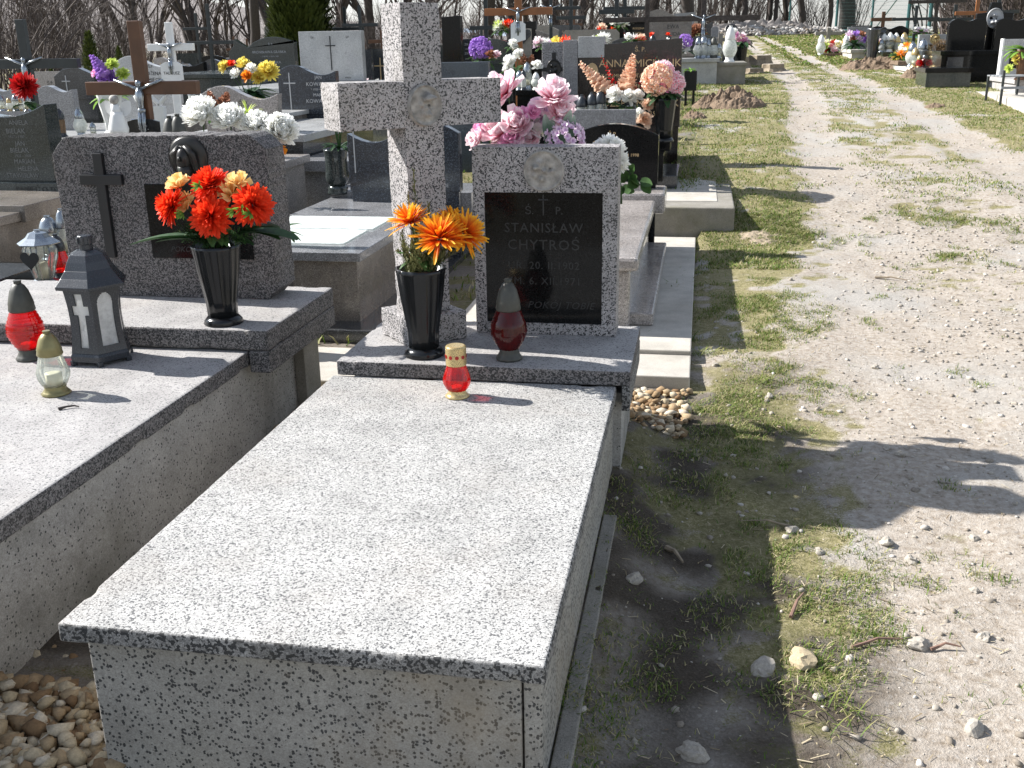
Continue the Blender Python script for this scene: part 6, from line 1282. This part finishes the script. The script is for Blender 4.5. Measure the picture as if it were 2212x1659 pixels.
for i, (a, b_, c_, d_, rr_, wd) in enumerate(((1708, 1335, 1735, 1285, .006, 'reddish twig pointing up beside the shadow edge'), (1840, 1405, 1950, 1388, .005, 'long thin curved twig lying on the lane side'), (2010, 1405, 2075, 1402, .005, 'curled twig just right of the squarish white stone'), (1440, 1190, 1475, 1225, .01, 'short thick pale stick in the shadow of the slab'), (1890, 597, 1960, 602, .008, 'short brown stick lying across the gravel lane'), (1680, 925, 1700, 940, .004, 'tiny straw stick in the grass beside the lane'), (1720, 1135, 1600, 1125, .004, 'thin dry stalk across the shadow corner'))):
    p0 = PG(a, b_); p1 = PG(c_, d_); p0.z = gz(p0.x, p0.y)+.008; p1.z = gz(p1.x, p1.y)+.012; mid = (p0+p1)/2+Vector((.0, .012, .006)); t = thing('twig', wd, 'twig', mid); MB().tube([p0-mid, p0.lerp(p1, .3)-mid+Vector((0, .008, .002)), Vector((0, -.004, .004)), p1-mid], [rr_, rr_*.9, rr_*.7, rr_*.4], 6).build('wood', (STUMP, TWIGL)[i in (0, 1, 2)], t)
# mole hills, stumps, rubble
def heap(name, label, cat, px, py, w_, d_, h_, mat, seed, rough=.3):
    q = PG(px, py); b = MB(); n = 34; vs = []
    for j in range(n):
        for i in range(n):
            u, v = i/(n-1)*2-1, j/(n-1)*2-1; rr_ = math.hypot(u, v); x = q.x+u*w_; y = q.y+v*d_; e = max(0, 1-rr_**2)**.8
            z = h_*e*(1+rough*1.2*mnoise.noise(Vector((x*3.5+seed, y*3.5, 0)))+rough*.9*mnoise.noise(Vector((x*11, y*11, seed)))+rough*.7*mnoise.noise(Vector((x*30, y*30, seed))))-.04*(1-e)
            vs.append((u*w_, v*d_, gz(x, y)-q.z+z-.015))
    b.add(vs, [(j*n+i, j*n+i+1, (j+1)*n+i+1, (j+1)*n+i) for j in range(n-1) for i in range(n-1)]); o = b.build(name, mat); o.location = q; return tag(o, label, cat)
heap('soil_mound', 'broad fresh earth mound in the grass left of the lane', 'mound', 1585, 228, .5, .55, .2, SOILM, 3, .5)
heap('soil_mound', 'dark narrow earth mound touching the broad one on its left', 'mound', 1535, 228, .3, .3, .17, SOILM, 5, .5)
heap('soil_mound', 'small crumbly molehill in the grass below the two mounds', 'mound', 1500, 252, .2, .25, .08, SOILM, 8, .6)
heap('soil_mound', 'low sandy mound beside the concrete apron in front of the lane', 'mound', 1640, 512, .3, .3, .03, MOUND, 9, .5)
heap('soil_mound', 'grassy earth clump by the right row in front of the lantern crowd', 'mound', 1900, 148, .9, .5, .2, SOILM, 12, .6)
heap('soil_mound', 'small earth clump in front of the white box grave', 'mound', 1978, 168, .3, .3, .15, SOILM, 14, .6)
heap('soil_mound', 'flat dark sod lump at the right edge of the lane', 'mound', 2020, 230, .2, .15, .06, SOILM, 15, .6)
heap('rubble_bank', 'long bank of pale rubble and dry leaves at the end of the lane', 'rubble bank', 1640, 76, 3.6, 1.0, .42, stonemat('rubble', [(0, (.3, .27, .25)), (1, (.3, .27, .25))]), 17, .9)
q = PG(1640, 76); r_ = np.random.RandomState(77); n = 2600; u = r_.uniform(-1, 1, n); v = r_.uniform(-1, 1, n); k_ = u*u+v*v < 1; u, v = u[k_], v[k_]
xx = q.x+u*3.7; yy_ = q.y+v*1.0; ss = r_.uniform(.03, .12, len(u)); tag(stones('rubble', xx, yy_, GH(xx, yy_)+.36*np.clip(1-u*u-v*v, 0, 1)**.8, ss, stonemat('rubble_stones', [(0, (.16, .13, .1)), (.5, (.34, .31, .28)), (1, (.55, .53, .5))]), seed=78), kind='stuff')
for i, (px, py, r0, h_) in enumerate(((1588, 148, .26, .24), (1640, 140, .24, .22), (1668, 152, .22, .16), (1625, 158, .2, .12))):
    q = PG(px, py); st_ = thing('tree_stump', f'weathered cut tree stump in the grass left of the lane, {["leftmost","tallest rear","rightmost","lowest front"][i]} of the group', 'tree stump', (q.x, q.y, gz(q.x, q.y)-.05), 0, 'tree stumps by the lane')
    MB().lathe([(r0*1.5, 0), (r0*1.15, .08), (r0, h_*.7), (r0*.97, h_+.03)], 24, flute=7, fd=.1).build('bark', STUMP, st_); MB().lathe([(r0*.9, h_+.028), (r0*.88, h_+.034)], 20, flute=7, fd=.08).build('cut_face', plain('cut_wood_grey', (.38, .33, .27), .9, .25, 20), st_)

# ---- grass: real blades
def grass(name, n, x0, x1, y0, y1, h0, h1, wd, mat, seed, ypow=1.6, dens=None):
    r_ = np.random.RandomState(seed); m_ = int(n*3.2); x = r_.uniform(x0, x1, m_); y = y0+(y1-y0)*r_.random(m_)**ypow
    b_ = tracks(x, y); cl = vnoise(x, y, 2.2, 7)*.9+vnoise(x, y, 8., 8)*.7
    pr = np.clip((1-b_*1.15)*.8+cl*.9-.12, 0, 1)
    if dens is not None: pr = np.clip(pr*dens(x, y), 0, 1)
    k_ = r_.random(m_) < pr; x, y = x[k_][:n], y[k_][:n]; n = len(x); z = GH(x, y)
    a = r_.uniform(0, 6.28, n); h_ = r_.uniform(h0, h1, n)*(1+.5*np.clip(cl[k_][:n], 0, 1)); ln = r_.uniform(.3, 2.4, n); w_ = wd*r_.uniform(.6, 1.3, n)*(1+y*.06); d = np.stack([np.cos(a), np.sin(a)], 1); p_ = np.stack([-d[:, 1], d[:, 0]], 1)
    V = np.zeros((n, 5, 3)); hx = h_*ln
    V[:, 0, :2] = np.stack([x, y], 1)-p_*w_[:, None]; V[:, 1, :2] = np.stack([x, y], 1)+p_*w_[:, None]; mid = np.stack([x, y], 1)+d*(hx*.35)[:, None]
    V[:, 2, :2] = mid-p_*(w_*.8)[:, None]; V[:, 3, :2] = mid+p_*(w_*.8)[:, None]; V[:, 4, :2] = np.stack([x, y], 1)+d*hx[:, None]
    V[:, 0, 2] = V[:, 1, 2] = z-.004; V[:, 2, 2] = V[:, 3, 2] = z+h_*.6; V[:, 4, 2] = z+h_
    i0 = np.arange(n)[:, None]*5; Fq = np.concatenate([i0+np.array([[0, 1, 3]]), i0+np.array([[0, 3, 2]]), i0+np.array([[2, 3, 4]])]); c_ = np.repeat(r_.random(n), 5)
    return tag(raw(name, V.reshape(-1, 3), Fq, mat, c_), kind='stuff')
def grassmat():
    s = N('grass_blades'); at_ = s.n('Attribute'); at_.attribute_name = 'pt'
    c = s.ramp(at_.outputs['Fac'], [(0, (.06, .12, .015)), (.3, (.12, .19, .03)), (.55, (.2, .24, .05)), (.72, (.33, .3, .13)), (1, (.46, .4, .24))])
    b = s.bsdf(c, .6, .25); t = s.n('BsdfTranslucent'); s.l(c, t.inputs[0]); x = s.n('MixShader'); x.inputs[0].default_value = .3; s.l(b.outputs[0], x.inputs[1]); s.l(t.outputs[0], x.inputs[2]); s.l(x.outputs[0], s.out.inputs[0]); return s.m
GM = grassmat()
grass('grass', 150000, -.3, 2.4, 1.3, 9, .005, .018, .0013, GM, 21, 1.0, lambda x, y: np.clip(.4+2.4*vnoise(x, y, 3.1, 4)+1.2*vnoise(x, y, 11, 5)+.5*np.clip((y-5)/4, 0, 1), .03, 1.3)*np.where(x < .35, .55, 1)*np.where((y < 4.3) & (x < .02), .5, 1))
grass('grass', 150000, -.3, 7.5, 7, 32, .008, .024, .0026, GM, 22, 1.5)
grass('grass', 50000, -9, 0, 5, 30, .02, .06, .004, GM, 23, 1.3)
grass('grass', 40000, 2, 9, 24, 62, .02, .045, .01, GM, 24, 1.2)
grass('grass', 60000, -.3, 2.6, 1.3, 7, .003, .011, .0016, GM, 27, 1.0, lambda x, y: np.clip(.15+2.8*vnoise(x, y, 3.1, 4)+1.4*vnoise(x, y, 11, 5), 0, 1.4))
def drymat():
    s = N('dead_straw'); at_ = s.n('Attribute'); at_.attribute_name = 'pt'; s.bsdf(s.ramp(at_.outputs['Fac'], [(0, (.14, .1, .06)), (.5, (.32, .26, .16)), (1, (.5, .43, .3))]), .8, .2); return s.m
r_ = np.random.RandomState(91); n = 5500; x = r_.uniform(-.25, 3.2, n); y = 1.3+8*r_.random(n)**1.2; k_ = r_.random(n) < np.clip(1.1-.5*x+.6*vnoise(x, y, 2.5, 3), .12, 1); x, y = x[k_], y[k_]; n = len(x)
a = r_.uniform(0, 6.28, n); L_s = .004+.02*r_.random(n)**2.5; w_s = r_.uniform(.0006, .0016, n)*(1+y*.05); z = GH(x, y)+.0015+r_.uniform(0, .004, n); d = np.stack([np.cos(a), np.sin(a)], 1); q_ = np.stack([-d[:, 1], d[:, 0]], 1); V = np.zeros((n, 4, 3)); c_ = np.stack([x, y], 1)
for i_, (s1_, s2_) in enumerate(((-1, -1), (1, -1), (1, 1), (-1, 1))): V[:, i_, :2] = c_+d*(L_s*s1_)[:, None]+q_*(w_s*s2_)[:, None]; V[:, i_, 2] = z+(.003 if s1_ > 0 else 0)
tag(raw('dead_straw', V.reshape(-1, 3), np.arange(n*4).reshape(-1, 4), drymat(), np.repeat(r_.random(n), 4)), kind='stuff')
for i, (px, py, nb_) in enumerate(((1520, 765, 90), (1700, 925, 60), (1650, 830, 60), (1460, 470, 80), (1780, 245, 40), (1800, 1560, 40), (1500, 880, 40))):
    q = PG(px, py); b = MB()
    for k_ in range(nb_): a = rng.random()*6.28; b.strip((rng.gauss(0, .04), rng.gauss(0, .04), -.005), (math.cos(a)*.6, math.sin(a)*.6, 1), (0, 0, 1), rng.uniform(.04, .09), .0016, -.8, 3)
    o = b.build('grass_tuft', GM); o.location = (q.x, q.y, gz(q.x, q.y)); tag(o, ['tall bright grass tuft at the apron corner', 'bright grass tuft above the cross shadow', 'bright low grass tuft right of the apron', 'grass tuft at the foot of the brown-edged concrete apron', 'grass tuft near the left of the lane far up', 'thin grass tuft at the lower shadow edge', 'small grass tuft beside the limestone gravel'][i], 'grass tuft')
